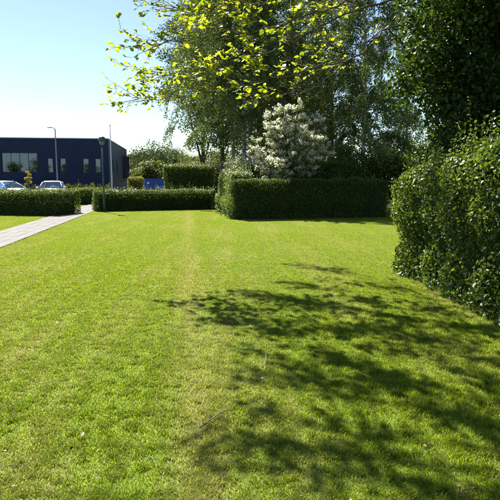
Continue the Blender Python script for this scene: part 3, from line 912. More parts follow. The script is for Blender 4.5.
# ------------------------------------------------------------------ overhanging tree at the right
def overhanging_tree():
    rng = np.random.default_rng(51)
    T = Vector((5.0, 11.0, 0))
    root = thing('overhanging_tree', 'dark leafy tree behind the right hedge, its backlit lime-green branches hanging over the lawn', 'tree', T)
    inv = -T
    loc = lambda p: Vector(p) + inv
    # trunk
    tp = [T + Vector(q) for q in ((0, 0, -.1), (.02, 0, .6), (-.1, -.05, 2.2), (-.2, -.2, 3.6), (0, 0, 5.4), (.2, .1, 7.6), (.1, 0, 9.6))]
    MB().tube([loc(p) for p in tp], [.30, .24, .21, .19, .15, .09, .03], 12).build('trunk', M['bark'], root, True)
    # main limbs
    mains = {}
    def limb(key, pts_, r0_, r1_):
        # smooth polyline
        P_ = [Vector(p) for p in pts_]
        out = []
        for i in range(len(P_) - 1):
            a, b, c, d = P_[max(i - 1, 0)], P_[i], P_[i + 1], P_[min(i + 2, len(P_) - 1)]
            for k in range(6):
                t = k / 6
                out.append(.5 * ((2 * b) + (c - a) * t + (2 * a - 5 * b + 4 * c - d) * t * t + (3 * b - a - 3 * c + d) * t ** 3))
        out.append(P_[-1])
        n = len(out)
        for k in range(2, n - 1):
            out[k] = out[k] + Vector(rng.normal(0, .022, 3))
        MB().tube([loc(p) for p in out], [r0_ + (r1_ - r0_) * (k / (n - 1)) for k in range(n)], 8).build('limb', M['bark'], root, True)
        mains[key] = out
    def atv(px, py, Y):                     # the limbs over the lawn
        return at(px, py, Y * (1.12 if Y < 9.5 else 1.04))
    limb('a', [tp[3], atv(452, 38, 10.2), atv(415, 4, 9.2), atv(368, 6, 8.8), atv(320, 26, 8.4), atv(280, 48, 8.1), atv(235, 62, 7.9), atv(190, 72, 7.8), atv(152, 76, 7.8)], .025, .004)
    limb('b', [tp[2] + Vector((0, 0, .7)), atv(452, 78, 10.0), atv(420, 66, 9.3), atv(388, 30, 8.9), atv(356, 58, 8.6), atv(320, 67, 8.4), atv(270, 80, 8.1), atv(215, 90, 8.0), atv(165, 98, 7.9), atv(132, 99, 7.8)], .022, .003)
    limb('c', [tp[3] + Vector((0, 0, .3)), atv(470, -20, 10.8), atv(400, -60, 11.2), atv(330, -85, 11.4), atv(250, -95, 11.3)], .07, .02)
    limb('d', [tp[4], T + Vector((-1.6, -1.9, 6.3)), T + Vector((-3.2, -3.2, 6.6)), T + Vector((-4.6, -4.0, 6.4))], .07, .02)
    limb('e', [tp[4] + Vector((0, 0, .5)), T + Vector((-2.0, .2, 7.2)), T + Vector((-4.0, .2, 7.6)), T + Vector((-5.6, -.2, 7.2))], .07, .02)
    limb('f', [tp[3] + Vector((0, 0, .2)), atv(450, 10, 10.0), atv(410, -12, 9.0), atv(372, -6, 8.4), atv(330, 9, 7.9), atv(280, 27, 7.5), atv(230, 35, 7.4), atv(180, 41, 7.5), atv(145, 44, 7.6)], .022, .003)
    limb('g', [tp[3] + Vector((0, 0, .5)), atv(440, -20, 10.2), atv(390, -32, 9.0), atv(330, -24, 8.2), atv(270, -4, 7.6), atv(215, 6, 7.5), atv(165, 8, 7.8)], .024, .003)
    limb('h', [tp[2] + Vector((0, 0, .9)), atv(455, 60, 10.6), atv(412, 24, 10.2), atv(366, 42, 9.8), atv(320, 84, 9.4), atv(282, 96, 9.2), atv(246, 104, 9.1)], .021, .003)

    LP, LN, LS, LA, LB = [], [], [], [], []       # leaf places, normals, sizes, directions, branch index
    branches = []
    def branch(src, t, tip, r0_=.018, sag=.10, dens=1.0, twl=.40, leafs=.085):
        s = mains[src][int(t * (len(mains[src]) - 1))]
        tip = Vector(tip)
        L_ = (tip - s).length
        m = s.lerp(tip, .55) + Vector((rng.normal(0, .05) * L_, rng.normal(0, .05) * L_, -sag * L_))
        n = 12
        pp = bez(s, m, tip, n)
        for k in range(1, n - 1):
            pp[k] += Vector(rng.normal(0, .012, 3)) * L_ * .5
        mb = MB()
        mb.tube([loc(p) for p in pp], [r0_ * (1 - .85 * k / (n - 1)) for k in range(n)], 6, False)
        bi = len(branches)
        nt_ = int(L_ / .17 * dens)
        for j in range(nt_):
            t_ = .22 + .78 * (j + rng.random()) / nt_
            f = t_ * (n - 1); i0 = min(n - 2, int(f))
            q = pp[i0].lerp(pp[i0 + 1], f - i0)
            tan_ = (pp[i0 + 1] - pp[i0]).normalized()
            d = Vector(rng.normal(size=3)); d.z *= .55
            d = (d - tan_ * d.dot(tan_)).normalized()
            d = (d * .85 + tan_ * rng.uniform(.3, .9) + Vector((0, 0, .05))).normalized()
            l_ = twl * rng.uniform(.4, 1.2) * (1.15 - .5 * t_)
            e = q + d * l_ + Vector((0, 0, -.04 * l_))
            mid = q.lerp(e, .5) + Vector((0, 0, .05 * l_))
            mb.tube([loc(p) for p in (q, mid, e)], [.0034, .0026, .0015], 4, False)
            if t_ < .3 and rng.random() < .5: continue
            nl = max(2, int(l_ / .06)) + 2
            for k in range(nl):
                u_ = 1 - .75 * ((k + .5) / nl) ** 1.6
                sd = -1 if k % 2 else 1
                side = tan_.cross(d).normalized() if tan_.cross(d).length > 1e-3 else Vector((0, 0, 1))
                dr = (d * .7 + (Vector((-d.y, d.x, 0)) * sd) * .8 + Vector(rng.normal(0, .25, 3)) + Vector((0, 0, -.25)))
                LP.append(tuple(q.lerp(e, u_))); LA.append(tuple(dr))
                LN.append(tuple(Vector(rng.normal(0, .45, 3)) + Vector((0, 0, 1)) ))
                LS.append(leafs * rng.uniform(.45, 1.3)); LB.append(bi)
        branches.append(mb)
    # branches in view: tips read off the photograph
    view = [('a', .97, (112, 62, 7.8)), ('f', .97, (118, 27, 7.8)), ('b', .97, (107, 104, 7.8)), ('g', .98, (134, 1, 7.9)), ('b', .93, (112, 92, 7.8)), ('f', .93, (130, 58, 7.6))]
    for s, t, (px, py, Y) in view:
        branch(s, t, atv(px, py, Y), r0_=.007, sag=.04, dens=1.8, twl=.26, leafs=.078)
    for key, cnt, t0, t1, dn in (('a', 32, .38, .98, 1.5), ('b', 30, .40, .98, 1.5), ('f', 32, .40, .98, 1.6), ('g', 26, .45, .98, 1.6), ('h', 12, .42, 1.0, 1.2)):
        ml = mains[key]
        for j in range(cnt):
            t = t0 + (t1 - t0) * (j + rng.random()) / cnt
            i0 = int(t * (len(ml) - 2))
            s, tn = ml[i0], (ml[i0 + 1] - ml[i0]).normalized()
            d = Vector((tn.x * .75, rng.normal(0, .55), max(-.12, rng.normal(.02, .40 if t < .8 else .2)))) + Vector((-.15, 0, 0))
            tip = s + d.normalized() * rng.uniform(.4, .95)
            branch(key, t, tip, r0_=.006, sag=.05, dens=dn * (1.0 if t > .6 else .6), twl=.28, leafs=.080)
    nview = len(LP)
    # leafy bunches higher in the crown, above the picture: they throw the dappled shade
    spots = [(300, 266, .40), (332, 269, .34), (405, 275, .3), (290, 285, .45), (262, 296, .42), (240, 293, .3), (231, 321, .34), (281, 300, .45), (312, 302, .45), (385, 288, .34),
             (352, 330, .4), (270, 332, .32), (236, 373, .32), (322, 355, .4), (352, 366, .42), (377, 376, .42), (292, 372, .34), (312, 386, .34), (402, 350, .38), (432, 342, .4),
             (462, 352, .42), (482, 380, .42), (422, 411, .38), (252, 416, .28), (222, 440, .28), (262, 446, .28), (335, 425, .28),
             (352, 452, .3), (432, 492, .32), (312, 480, .26), (205, 462, .24), (472, 420, .36), (494, 440, .34), (395, 320, .34), (440, 312, .34), (480, 330, .4),
             (520, 360, .45), (530, 420, .45), (360, 300, .3), (250, 350, .24), (500, 310, .4)]
    hi = [mains[k_][int(len(mains[k_]) * f_):] for k_, f_ in (('c', .35), ('d', .35), ('e', .35))]
    hi = [p for m_ in hi for p in m_]
    for sx_, sy_, rr_ in spots:
        rr_ *= .66
        gp = ground(sx_, sy_)
        z = 5.2
        while True:
            cpt = gp + SUN_DIR * (z / SUN_DIR.z)
            if cpt.z > at(250, -22, cpt.y).z + rr_ or z > 11: break
            z += .2
        cpt = gp + SUN_DIR * ((z + rng.uniform(0, .7)) / SUN_DIR.z)
        s = min(hi, key=lambda p: (p - cpt).length + max(0, p.z - cpt.z) * .5)
        pp = bez(s, s.lerp(cpt, .5) + Vector((0, 0, .12)), cpt, 7)
        mb = MB(); mb.tube([loc(p) for p in pp], [.022, .019, .016, .013, .010, .007, .004], 5, False)
        bi = len(branches)
        for j in range(10):
            d = Vector(rng.normal(size=3)).normalized()
            e = cpt + Vector((d.x * rr_ * 1.1, d.y * rr_ * 1.1, d.z * rr_ * .7)) * rng.uniform(.6, 1)
            q = pp[4 + j % 3]
            mb.tube([loc(p) for p in (q, q.lerp(e, .5) + Vector((0, 0, .02)), e)], [.005, .004, .002], 4, False)
            for k in range(int(26 * (rr_ / .35) ** 2)):
                u_ = rng.random() ** .6
                w_ = q.lerp(e, u_) + Vector(rng.normal(0, .055, 3))
                LP.append(tuple(w_)); LA.append(tuple(Vector(rng.normal(size=3)) + d)); LN.append(tuple(Vector(rng.normal(0, .5, 3)) + Vector((0, 0, 1))))
                LS.append(.085 * rng.uniform(.6, 1.25)); LB.append(bi)
        branches.append(mb)
    for bi, mb in enumerate(branches):
        branches[bi] = mb.build('branch', M['twig'], root)
    LP, LN, LS, LA, LB = map(np.array, (LP, LN, LS, LA, LB))
    # the 300 leaves that show largest become objects of their own
    vis = np.zeros(len(LP))
    for i in range(nview):
        x, y, dd = to_px(LP[i])
        if 0 < x < 400 and 1 < y < 130: vis[i] = LS[i] / dd
    big = np.argsort(-vis)[:300]
    # one rounded, folded leaf
    pr = [(0, 0, 0), (.10, .16, .02), (.30, .33, .05), (.55, .35, .05), (.80, .20, .03), (1.0, 0, -.04)]
    lmb = MB()
    mid = [(x, 0, -.01 if 0 < k < 5 else z) for k, (x, y, z) in enumerate(pr)]
    vs = [(x, 0, m_[2]) for (x, y, z), m_ in zip(pr, mid)] + [(x, y, z) for x, y, z in pr[1:5]] + [(x, -y, z) for x, y, z in pr[1:5]]
    fs = [(0, 1, 6), (1, 2, 7, 6), (2, 3, 8, 7), (3, 4, 9, 8), (4, 5, 9), (0, 10, 1), (1, 10, 11, 2), (2, 11, 12, 3), (3, 12, 13, 4), (4, 13, 5)]
    lmb.add(vs, fs)
    lme = lmb.mesh('leaf', M['lime_obj'], True)
    for i in big:
        n_ = Vector(LN[i]).normalized(); a_ = Vector(LA[i]); a_ = (a_ - n_ * a_.dot(n_)).normalized(); b_ = n_.cross(a_)
        lo = link('leaf', lme, branches[LB[i]])
        s = LS[i] * 1.05
        mt = Matrix((a_, b_, n_)).transposed().to_4x4()
        lo.matrix_local = Matrix.Translation(loc(LP[i])) @ mt @ Matrix.Diagonal((s, s, s, 1))
    rest = np.setdiff1d(np.arange(len(LP)), big)
    T3 = np.array(T)
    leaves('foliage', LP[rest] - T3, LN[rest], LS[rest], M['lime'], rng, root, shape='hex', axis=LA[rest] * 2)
    # dense part of the crown round the trunk, leaves coloured dark as in shade
    C = []
    while len(C) < 150:                      # the side toward the lawn, hanging low
        px_, py_, Y_ = rng.uniform(398, 560), rng.uniform(-30, 150), rng.uniform(8.6, 11.6)
        if px_ < 412 and not 50 < py_ < 100: continue
        if px_ < 436 and py_ > 96: continue
        if px_ < 430 and py_ < 30 and rng.random() < .5: continue
        C.append(tuple(at(px_, py_, Y_) - T))
    while len(C) < 250:                      # the rest of the crown
        C.append((rng.uniform(-1.2, 3.8), rng.uniform(-2.2, 2.4), rng.uniform(4.6, 9.4)))
    while len(C) < 360:
        q_ = Vector((rng.uniform(-2.3, 3.2), rng.uniform(0, 4.6), rng.uniform(5.6, 10.5)))
        if (q_ + T).z > at(250, -20, (q_ + T).y).z + .6: C.append(tuple(q_))
    C = np.array(C)
    cl = len(C)
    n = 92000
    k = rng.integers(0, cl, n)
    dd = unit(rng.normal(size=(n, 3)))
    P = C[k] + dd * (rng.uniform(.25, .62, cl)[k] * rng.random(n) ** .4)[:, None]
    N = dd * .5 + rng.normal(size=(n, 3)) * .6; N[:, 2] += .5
    leaves('dense_foliage', P, N, .085 * rng.uniform(.6, 1.25, n), M['lime_shaded'], rng, root, shape='hex', droop=.5)
    tw = MB()
    for c in C:
        b = tp[min(5, max(1, int(c[2] / 1.7)))] - T
        e = Vector(c)
        tw.tube(bez(b, b.lerp(e, .5) + Vector((0, 0, .25)), e, 6), [.03, .024, .018, .013, .009, .004], 5, False)
    tw.build('boughs', M['bark'], root)['kind'] = 'stuff'
overhanging_tree()

# ------------------------------------------------------------------ office building
def office():
    YC = 70.0
    c = at(109.5, 179, YC)
    yaw = radians(8)
    zr = at(109.5, 138.6, YC).z                          # roof height from the photograph
    root = thing('office_building', 'dark navy flat-roofed office building behind the parked cars', 'building', (c.x, c.y, 0), yaw)
    # local axes: -x runs left along the front, +y runs back along the side; corner at the origin
    def u_of(px):                                        # picture column -> metres along the front (negative)
        k = (px - 250) / (FPX / cos(PITCH)) * 1.0
        k = ray(px, 165).x / ray(px, 165).y
        # (c.x + s cos) = k (c.y + s sin)
        return (k * c.y - c.x) / (cos(yaw) - k * sin(yaw))
    def z_of(px, py):
        u = u_of(px)
        Y = c.y + u * sin(yaw)
        return at(px, py, Y).z
    U0 = -30.0
    def wall(name, u0, u1, z0, z1, holes, y, mat, depth=.22):
        """front wall with real openings and reveals"""
        us = sorted({u0, u1, *[h[0] for h in holes], *[h[1] for h in holes]})
        zs = sorted({z0, z1, *[h[2] for h in holes], *[h[3] for h in holes]})
        m = MB()
        for a, b in zip(us, us[1:]):
            for p, q in zip(zs, zs[1:]):
                um, zm = (a + b) / 2, (p + q) / 2
                if any(h[0] < um < h[1] and h[2] < zm < h[3] for h in holes): continue
                m.add([(a, y, p), (b, y, p), (b, y, q), (a, y, q)], [(0, 1, 2, 3)])
        for a, b, p, q in holes:
            m.add([(a, y, p), (b, y, p), (b, y, q), (a, y, q), (a, y + depth, p), (b, y + depth, p), (b, y + depth, q), (a, y + depth, q)],
                  [(0, 4, 5, 1), (1, 5, 6, 2), (2, 6, 7, 3), (3, 7, 4, 0)])
        return m.build(name, mat, root)
    wins = []
    zt, zb = z_of(20, 152.5), z_of(20, 172.4)
    wins.append(('big', u_of(1.8), u_of(37.8), zb, zt))
    for a, b, t, s in ((47.4, 53.2, 158.0, 172.8), (60.0, 66.0, 158.0, 172.8), (82.8, 89.0, 158.4, 173.0), (95.0, 101.0, 158.4, 173.0)):
        wins.append(('slim', u_of(a), u_of(b), z_of(a, s), z_of(a, t)))
    seam = u_of(38.6)
    # further windows left of the picture
    wins.append(('slim', -22.2, -21.4, wins[1][3], wins[1][4])); wins.append(('slim', -25.0, -24.2, wins[1][3], wins[1][4]))
    wall('wall', U0, seam, .35, zr, [w[1:] for w in wins if w[2] < seam], -.04, M['cladding'])
    wall('wall', seam, 0, .35, zr, [w[1:] for w in wins if w[2] > seam], 0, M['cladding'])
    m = MB(); m.box(seam - .03, seam + .004, -.045, .3, .35, zr); m.build('wall_joint', M['navy_trim'], root)
    Ls = 27.0
    sw_ = []
    # side wall (x = 0, running back)
    for v0, v1, z0, z1 in ((4.0, 5.0, 2.5, 4.3), (9.0, 10.0, 2.5, 4.3)):
        sw_.append((v0, v1, z0, z1))
    vs_ = sorted({0, Ls, *[h[0] for h in sw_], *[h[1] for h in sw_]})
    zs_ = sorted({.35, zr, *[h[2] for h in sw_], *[h[3] for h in sw_]})
    m = MB()
    for a, b in zip(vs_, vs_[1:]):
        for p, q in zip(zs_, zs_[1:]):
            if any(h[0] < (a + b) / 2 < h[1] and h[2] < (p + q) / 2 < h[3] for h in sw_): continue
            m.add([(0, a, p), (0, b, p), (0, b, q), (0, a, q)], [(0, 1, 2, 3)])
    for a, b, p, q in sw_:
        m.add([(0, a, p), (0, b, p), (0, b, q), (0, a, q), (-.2, a, p), (-.2, b, p), (-.2, b, q), (-.2, a, q)], [(0, 4, 5, 1), (1, 5, 6, 2), (2, 6, 7, 3), (3, 7, 4, 0)])
    m.build('wall', M['cladding'], root)
    m = MB(); m.add([(U0, Ls, .35), (0, Ls, .35), (0, Ls, zr), (U0, Ls, zr)], [(0, 1, 2, 3)]); m.build('wall', M['cladding'], root)
    m = MB(); m.add([(U0, 0, .35), (U0, Ls, .35), (U0, Ls, zr), (U0, 0, zr)], [(0, 1, 2, 3)]); m.build('wall', M['cladding'], root)
    m = MB(); m.box(U0 + .03, -.03, .03, Ls - .03, -.1, .37); m.build('plinth', M['slab'], root)
    m = MB(); m.add([(U0, -.04, zr - .02), (0, -.04, zr - .02), (0, Ls, zr - .02), (U0, Ls, zr - .02)], [(0, 1, 2, 3)]); rf = m.build('roof', M['asphalt'], root)
    m = MB()
    m.box(U0 - .05, .06, -.09, .12, zr - .05, zr + .05)
    m.box(-.10, .062, .12, Ls + .05, zr - .05, zr + .049)
    m.build('roof_edge', M['pale_trim'], root)
    # floor and back partition inside, so that the windows look into rooms
    m = MB(); m.add([(U0 + .1, .3, 2.2), (-.3, .3, 2.2), (-.3, 6, 2.2), (U0 + .1, 6, 2.2)], [(0, 1, 2, 3)]); m.add([(U0 + .1, 6, .4), (-.3, 6, .4), (-.3, 6, zr - .3), (U0 + .1, 6, zr - .3)], [(0, 1, 2, 3)])
    m.build('rooms', M['rooms'], root)
    for kind, u0, u1, z0, z1 in wins:
        yb = .10
        m = MB()
        t = .07
        m.box(u0, u1, yb, yb + .08, z0, z0 + t); m.box(u0, u1, yb, yb + .08, z1 - t, z1)
        m.box(u0, u0 + t, yb + .002, yb + .078, z0 + t, z1 - t); m.box(u1 - t, u1, yb + .002, yb + .078, z0 + t, z1 - t)
        w = m.build('window', M['frame'], root)
        cols = 4 if kind == 'big' else 1
        us = [u0 + t + (u1 - u0 - 2 * t) * i / cols for i in range(cols + 1)]
        for i in range(cols):
            a, b = us[i], us[i + 1]
            rngs = ((z0 + t, z1 - t),) if kind == 'big' else ((z0 + t, z0 + (z1 - z0) * .34), (z0 + (z1 - z0) * .34, z1 - t))
            for p, q in rngs:
                MB().box(a + .02, b - .02, yb + .03, yb + .045, p + .01, q - .01).build('pane', M['glass'], w)
            if i:
                MB().box(a - .035, a + .035, yb + .004, yb + .076, z0 + t, z1 - t).build('mullion', M['frame'], w)
        if kind == 'slim':
            zz = z0 + (z1 - z0) * .34
            MB().box(u0 + t, u1 - t, yb + .004, yb + .076, zz - .025, zz + .025).build('transom', M['frame'], w)
            MB().box(u0 + t, u1 - t, yb + .10, yb + .12, z0 + t, z0 + (z1 - z0) * .17).build('blind', M['blind'], w)
        else:
            MB().box(us[3] + .6, us[4] - .1, yb + .10, yb + .12, z0 + t, z0 + .32).build('blind', M['blind'], w)
    for a, b, p, q in sw_:
        m = MB(); t = .07
        m.box(-.18, -.10, a, b, p, p + t); m.box(-.18, -.10, a, b, q - t, q); m.box(-.178, -.102, a, a + t, p + t, q - t); m.box(-.178, -.102, b - t, b, p + t, q - t)
        w = m.build('window', M['frame'], root)
        MB().box(-.15, -.135, a + t, b - t, p + t, q - t).build('pane', M['glass'], w)
    # projecting window bay on the side wall
    m = MB()
    v0, v1, p, q, pr_ = 19.0, 22.6, 1.9, 5.2, .75
    m.box(.005, pr_, v0, v0 + .15, p, q); m.box(.005, pr_, v1 - .15, v1, p, q); m.box(.006, pr_ + .02, v0 - .02, v1 + .02, q, q + .15); m.box(.006, pr_ + .02, v0 - .02, v1 + .02, p - .2, p)
    bay = m.build('window_bay', M['frame'], root)
    MB().box(pr_ - .2, pr_ - .17, v0 + .15, v1 - .15, p, q).build('pane', M['glass'], bay)
    MB().box(pr_ - .02, pr_ + .06, v0 - .1, v1 + .1, p - .45, p - .21).build('sill', M['sign'], bay)
    return root
office()

# ornamental grasses / low plants along the building
def tuft(label, px, Y, hh, seed, mat='gold'):
    rng = np.random.default_rng(seed)
    x = bx(px, Y)
    root = thing('ornamental_grass', label, 'plant', (x, Y, 0), 0, 'tall grasses in the bed before the building')
    n = 160
    az = rng.random(n) * 2 * pi; r = rng.random(n) * .9
    P = np.stack([np.cos(az) * r * .4, np.sin(az) * r * .4, np.zeros(n)], 1)
    ax = np.stack([np.cos(az) * r, np.sin(az) * r, np.ones(n)], 1)
    me = leaf_mesh('blades', P, np.stack([np.cos(az), np.sin(az), .1 * np.ones(n)], 1), hh * rng.uniform(.6, 1.1, n), M[mat], rng, droop=-1, width=.02, axis=ax * 4)
    link('blades', me, root)['kind'] = 'stuff'
    cl = MB()
    for i in range(10):
        a = i * .63
        cl.tube([(cos(a) * .05, sin(a) * .05, 0), (cos(a) * .12, sin(a) * .12, hh * .6), (cos(a) * .25, sin(a) * .25, hh * 1.05)], [.008, .006, .012], 4)
    cl.build('flower_stalks', M['drystick'], root)['kind'] = 'stuff'
names = ['first', 'second', 'third', 'fourth', 'fifth', 'sixth', 'seventh', 'eighth', 'ninth']
for i, (px, hh) in enumerate(((20, 1.3), (34, 1.1), (68, 1.35), (73, 1.1), (79, 1.4), (85, 1.2), (92, 1.5), (99, 1.3), (107, 1.2))):
    tuft('pale ornamental grass before the navy building, %s from the left' % names[i], px, 62, hh * .55 + .3, 200 + i, 'pale' if i % 2 else 'gold')

# ------------------------------------------------------------------ street lamp, lamp post, flagpole
def lamp_post():
    b = ground(105.2, 212.3)
    top = at(103.4, 136.5, b.y).z
    root = thing('lamp_post', 'green park lamp post with round dome head before the long low hedge', 'lamp post', (b.x, b.y - .12, 0))
    MB().lathe([(0, -.05), (.050, -.05), (.050, .9), (.042, .94), (.034, 1.0), (.032, top - .40), (0, top - .40)], 16).build('pole', M['lampgreen'], root, True)
    MB().lathe([(.04, top - .41), (.07, top - .40), (.115, top - .36), (.125, top - .20), (0, top - .19)], 24).build('diffuser', M['lampglass'], root, True)
    MB().lathe([(.0, top - .20), (.172, top - .215), (.176, top - .19), (.168, top - .11), (.13, top - .04), (.08, top - .006), (0, top)], 24).build('dome', M['lampgreen'], root, True)
    m = MB(); m.box(-.025, .025, -.054, -.04, .45, .8); m.build('service_hatch', M['lampgreen'], root)
lamp_post()

def street_lamp():
    Y = 44.0
    b = at(57.6, 183, Y)
    top = at(55.2, 128.6, Y).z
    root = thing('street_lamp', 'tall grey street lamp with a short arm before the building', 'street lamp', (b.x, Y, 0))
    MB().tube([(0, 0, -.1), (0, 0, 1.2), (0, 0, 1.25), (0, 0, top - .08), (-.03, 0, top - .02)], [.085, .085, .06, .042, .04], 12).build('pole', M['galv'], root, True)
    MB().tube([(-.02, 0, top - .03), (-.12, 0, top + .04), (-.24, -.01, top + .09)], [.032, .030, .028], 8).build('arm', M['galv'], root, True)
    h = MB(); h.box(-.62, -.2, -.1, .1, top + .06, top + .13)
    ho = h.build('lamp_head', M['galv'], root, bevel=.025)
    MB().box(-.58, -.28, -.075, .075, top + .05, top + .0585).build('lens', M['lampglass'], ho)
street_lamp()

def flagpole():
    Y = 58.0
    b = at(112.0, 188, Y)
    top = at(108.0, 126, Y).z
    root = thing('flagpole', 'bare white flagpole rising in front of the building corner', 'flagpole', (b.x, Y, 0))
    MB().tube([(0, 0, -.1), (0, 0, .3), (0, 0, top * .5), (0, 0, top)], [.09, .085, .065, .035], 12).build('pole', M['whitepole'], root, True)
    MB().lathe([(0, top - .02), (.07, top + .02), (.08, top + .08), (.05, top + .14), (0, top + .15)], 12).build('finial', M['whitepole'], root, True)
    MB().tube([(.10, -.02, 1.1), (.08, -.02, top * .5), (.05, -.02, top - .1)], .006, 4).build('halyard', M['sign'], root)
    MB().box(.06, .12, -.03, .02, 1.0, 1.14).build('cleat', M['galv'], root)
flagpole()

# ------------------------------------------------------------------ cars
def car(label, X, Y, rz, paint, Hh=1.47, Ln=4.15):
    """hatchback, nose toward local -y"""
    root = thing('parked_car', label, 'car', (X, Y, 0), rz, 'cars parked behind the left hedge')
    # stations along y: (y, half width, z bottom, z belt)
    st = [(-2.05, .55, .32, .62), (-1.98, .74, .26, .72), (-1.75, .83, .22, .80), (-1.2, .86, .20, .90), (-.85, .87, .20, .95), (0, .88, .20, .97), (.9, .88, .20, .99), (1.6, .85, .22, .99), (1.95, .78, .26, .94), (2.06, .66, .36, .80)]
    body = MB()
    ring = lambda y, w, zb, zt: [(-w * .9, y, zb), (-w, y, zb + .12), (-w, y, (zb + zt) / 2 + .05), (-w * .95, y, zt - .04), (-w * .86, y, zt), (0, y, zt + .03), (w * .86, y, zt), (w * .95, y, zt - .04), (w, y, (zb + zt) / 2 + .05), (w, y, zb + .12), (w * .9, y, zb)]
    vs, fs = [], []
    for s in st: vs += ring(*s)
    k = 11
    for i in range(len(st) - 1):
        for j in range(k):
            j2 = (j + 1) % k
            fs.append((i * k + j, i * k + j2, (i + 1) * k + j2, (i + 1) * k + j))
    fs.append(tuple(range(k))); fs.append(tuple(reversed(range((len(st) - 1) * k, len(st) * k))))
    body.add(vs, fs)
    bo = body.build('body', M[paint], root, True)
    # cabin frame: roof and pillars; glass as own parts
    yb = (-.98, 1.78); yt = (-.18, 1.25)
    wb, wt = .80, .60
    zb, zt = .95, Hh
    roof = MB()
    prof = [(yt[0], zt - .06), (yt[0] + .25, zt - .015), (.45, zt), (yt[1] - .3, zt - .03), (yt[1], zt - .09)]
    vs, fs = [], []
    for y, z in prof: vs += [(-wt, y, z - .05), (-wt * .88, y, z - .005), (0, y, z + .012), (wt * .88, y, z - .005), (wt, y, z - .05)]
    for i in range(len(prof) - 1):
        for j in range(4): fs.append((i * 5 + j, i * 5 + j + 1, (i + 1) * 5 + j + 1, (i + 1) * 5 + j))
    roof.add(vs, fs)
    roof.build('roof', M[paint], root, True)
    for s in (-1, 1):
        p = MB()
        p.tube([(s * wb, yb[0], zb - .02), (s * wt, yt[0], zt - .10)], .035, 6)
        p.tube([(s * wb, .35, zb - .02), (s * wt, .38, zt - .07)], .035, 6)
        p.tube([(s * wb, yb[1], zb - .02), (s * wt, yt[1], zt - .13)], .06, 6)
        p.build('pillar', M[paint], root, True)
        for (a0, a1, c0, c1) in ((yb[0] + .12, .31, yt[0] + .05, .345), (.39, yb[1] - .12, .415, yt[1] - .03)):
            g_ = MB().add([(s * wb, a0, zb), (s * wb, a1, zb), (s * wt, c1, zt - .11), (s * wt, c0, zt - .11)], [(0, 1, 2, 3)])
            g_.build('side_window', M['carglass'], root)
        mi = MB(); mi.box(min(s * .82, s * 1.0), max(s * .82, s * 1.0), -.78, -.66, .93, 1.06)
        mi.build('mirror', M[paint], root, bevel=.03)
        hl = MB().add([(s * .45, -2.03, .60), (s * .72, -1.94, .62), (s * .74, -1.90, .74), (s * .48, -2.0, .73), (s * .45, -1.8, .60), (s * .72, -1.7, .62), (s * .74, -1.7, .74), (s * .48, -1.75, .73)],
                      [(0, 1, 2, 3), (4, 7, 6, 5), (0, 4, 5, 1), (3, 2, 6, 7), (0, 3, 7, 4), (1, 5, 6, 2)])
        hl.build('headlight', M['lens'], root)
        tl = MB(); tl.box(min(s * .55, s * .79), max(s * .55, s * .79), 1.9, 2.04, .68, .90); tl.build('tail_light', M['red'], root)
    ws = MB().add([(-wb + .04, yb[0], zb + .01), (wb - .04, yb[0], zb + .01), (wt - .03, yt[0], zt - .07), (-wt + .03, yt[0], zt - .07)], [(0, 1, 2, 3)])
    ws.build('windscreen', M['carglass'], root)
    rw = MB().add([(-wb + .05, yb[1], zb + .01), (wb - .05, yb[1], zb + .01), (wt - .04, yt[1], zt - .10), (-wt + .04, yt[1], zt - .10)], [(0, 1, 2, 3)])
    rw.build('rear_window', M['carglass'], root)
    for s in (-1, 1):
        for y in (-1.28, 1.28):
            w = MB()
            cxw = s * .80
            prof = [(.19, -.09), (.27, -.10), (.305, -.07), (.31, 0), (.305, .07), (.27, .10), (.19, .09)]
            w2 = MB(); w2.lathe(prof, 18)
            w.v = [(v[2] + cxw, v[0] + y, v[1] + .31) for v in w2.v]; w.f = w2.f
            wo = w.build('wheel', M['rubber'], root, True)
            r = MB(); r2 = MB(); r2.lathe([(0, s * .085), (.06, s * .09), (.18, s * .075), (.195, s * .095), (.2, s * .05)], 18)
            r.v = [(v[2] + cxw, v[0] + y, v[1] + .31) for v in r2.v]; r.f = r2.f
            r.build('rim', M['alloy'], wo, True)
    MB().box(-.26, .26, -2.075, -2.06, .42, .53).build('number_plate', M['plate'], root)
    MB().box(-.26, .26, 2.07, 2.085, .55, .66).build('number_plate', M['plate'], root)
    g_ = MB(); g_.box(-.4, .4, -2.07, -2.05, .32, .40); g_.build('grille', M['rubber'], root)
    return root
c2 = at(52, 185, 38.5)
car('silver hatchback facing the lawn, roof showing over the left hedge near the street lamp', c2.x, 38.5, radians(14), 'silver')
c1 = at(4, 185, 39)
car('pale grey car at the left edge of the picture, roof showing over the hedge', c1.x, 39.5, radians(62), 'paleblue')

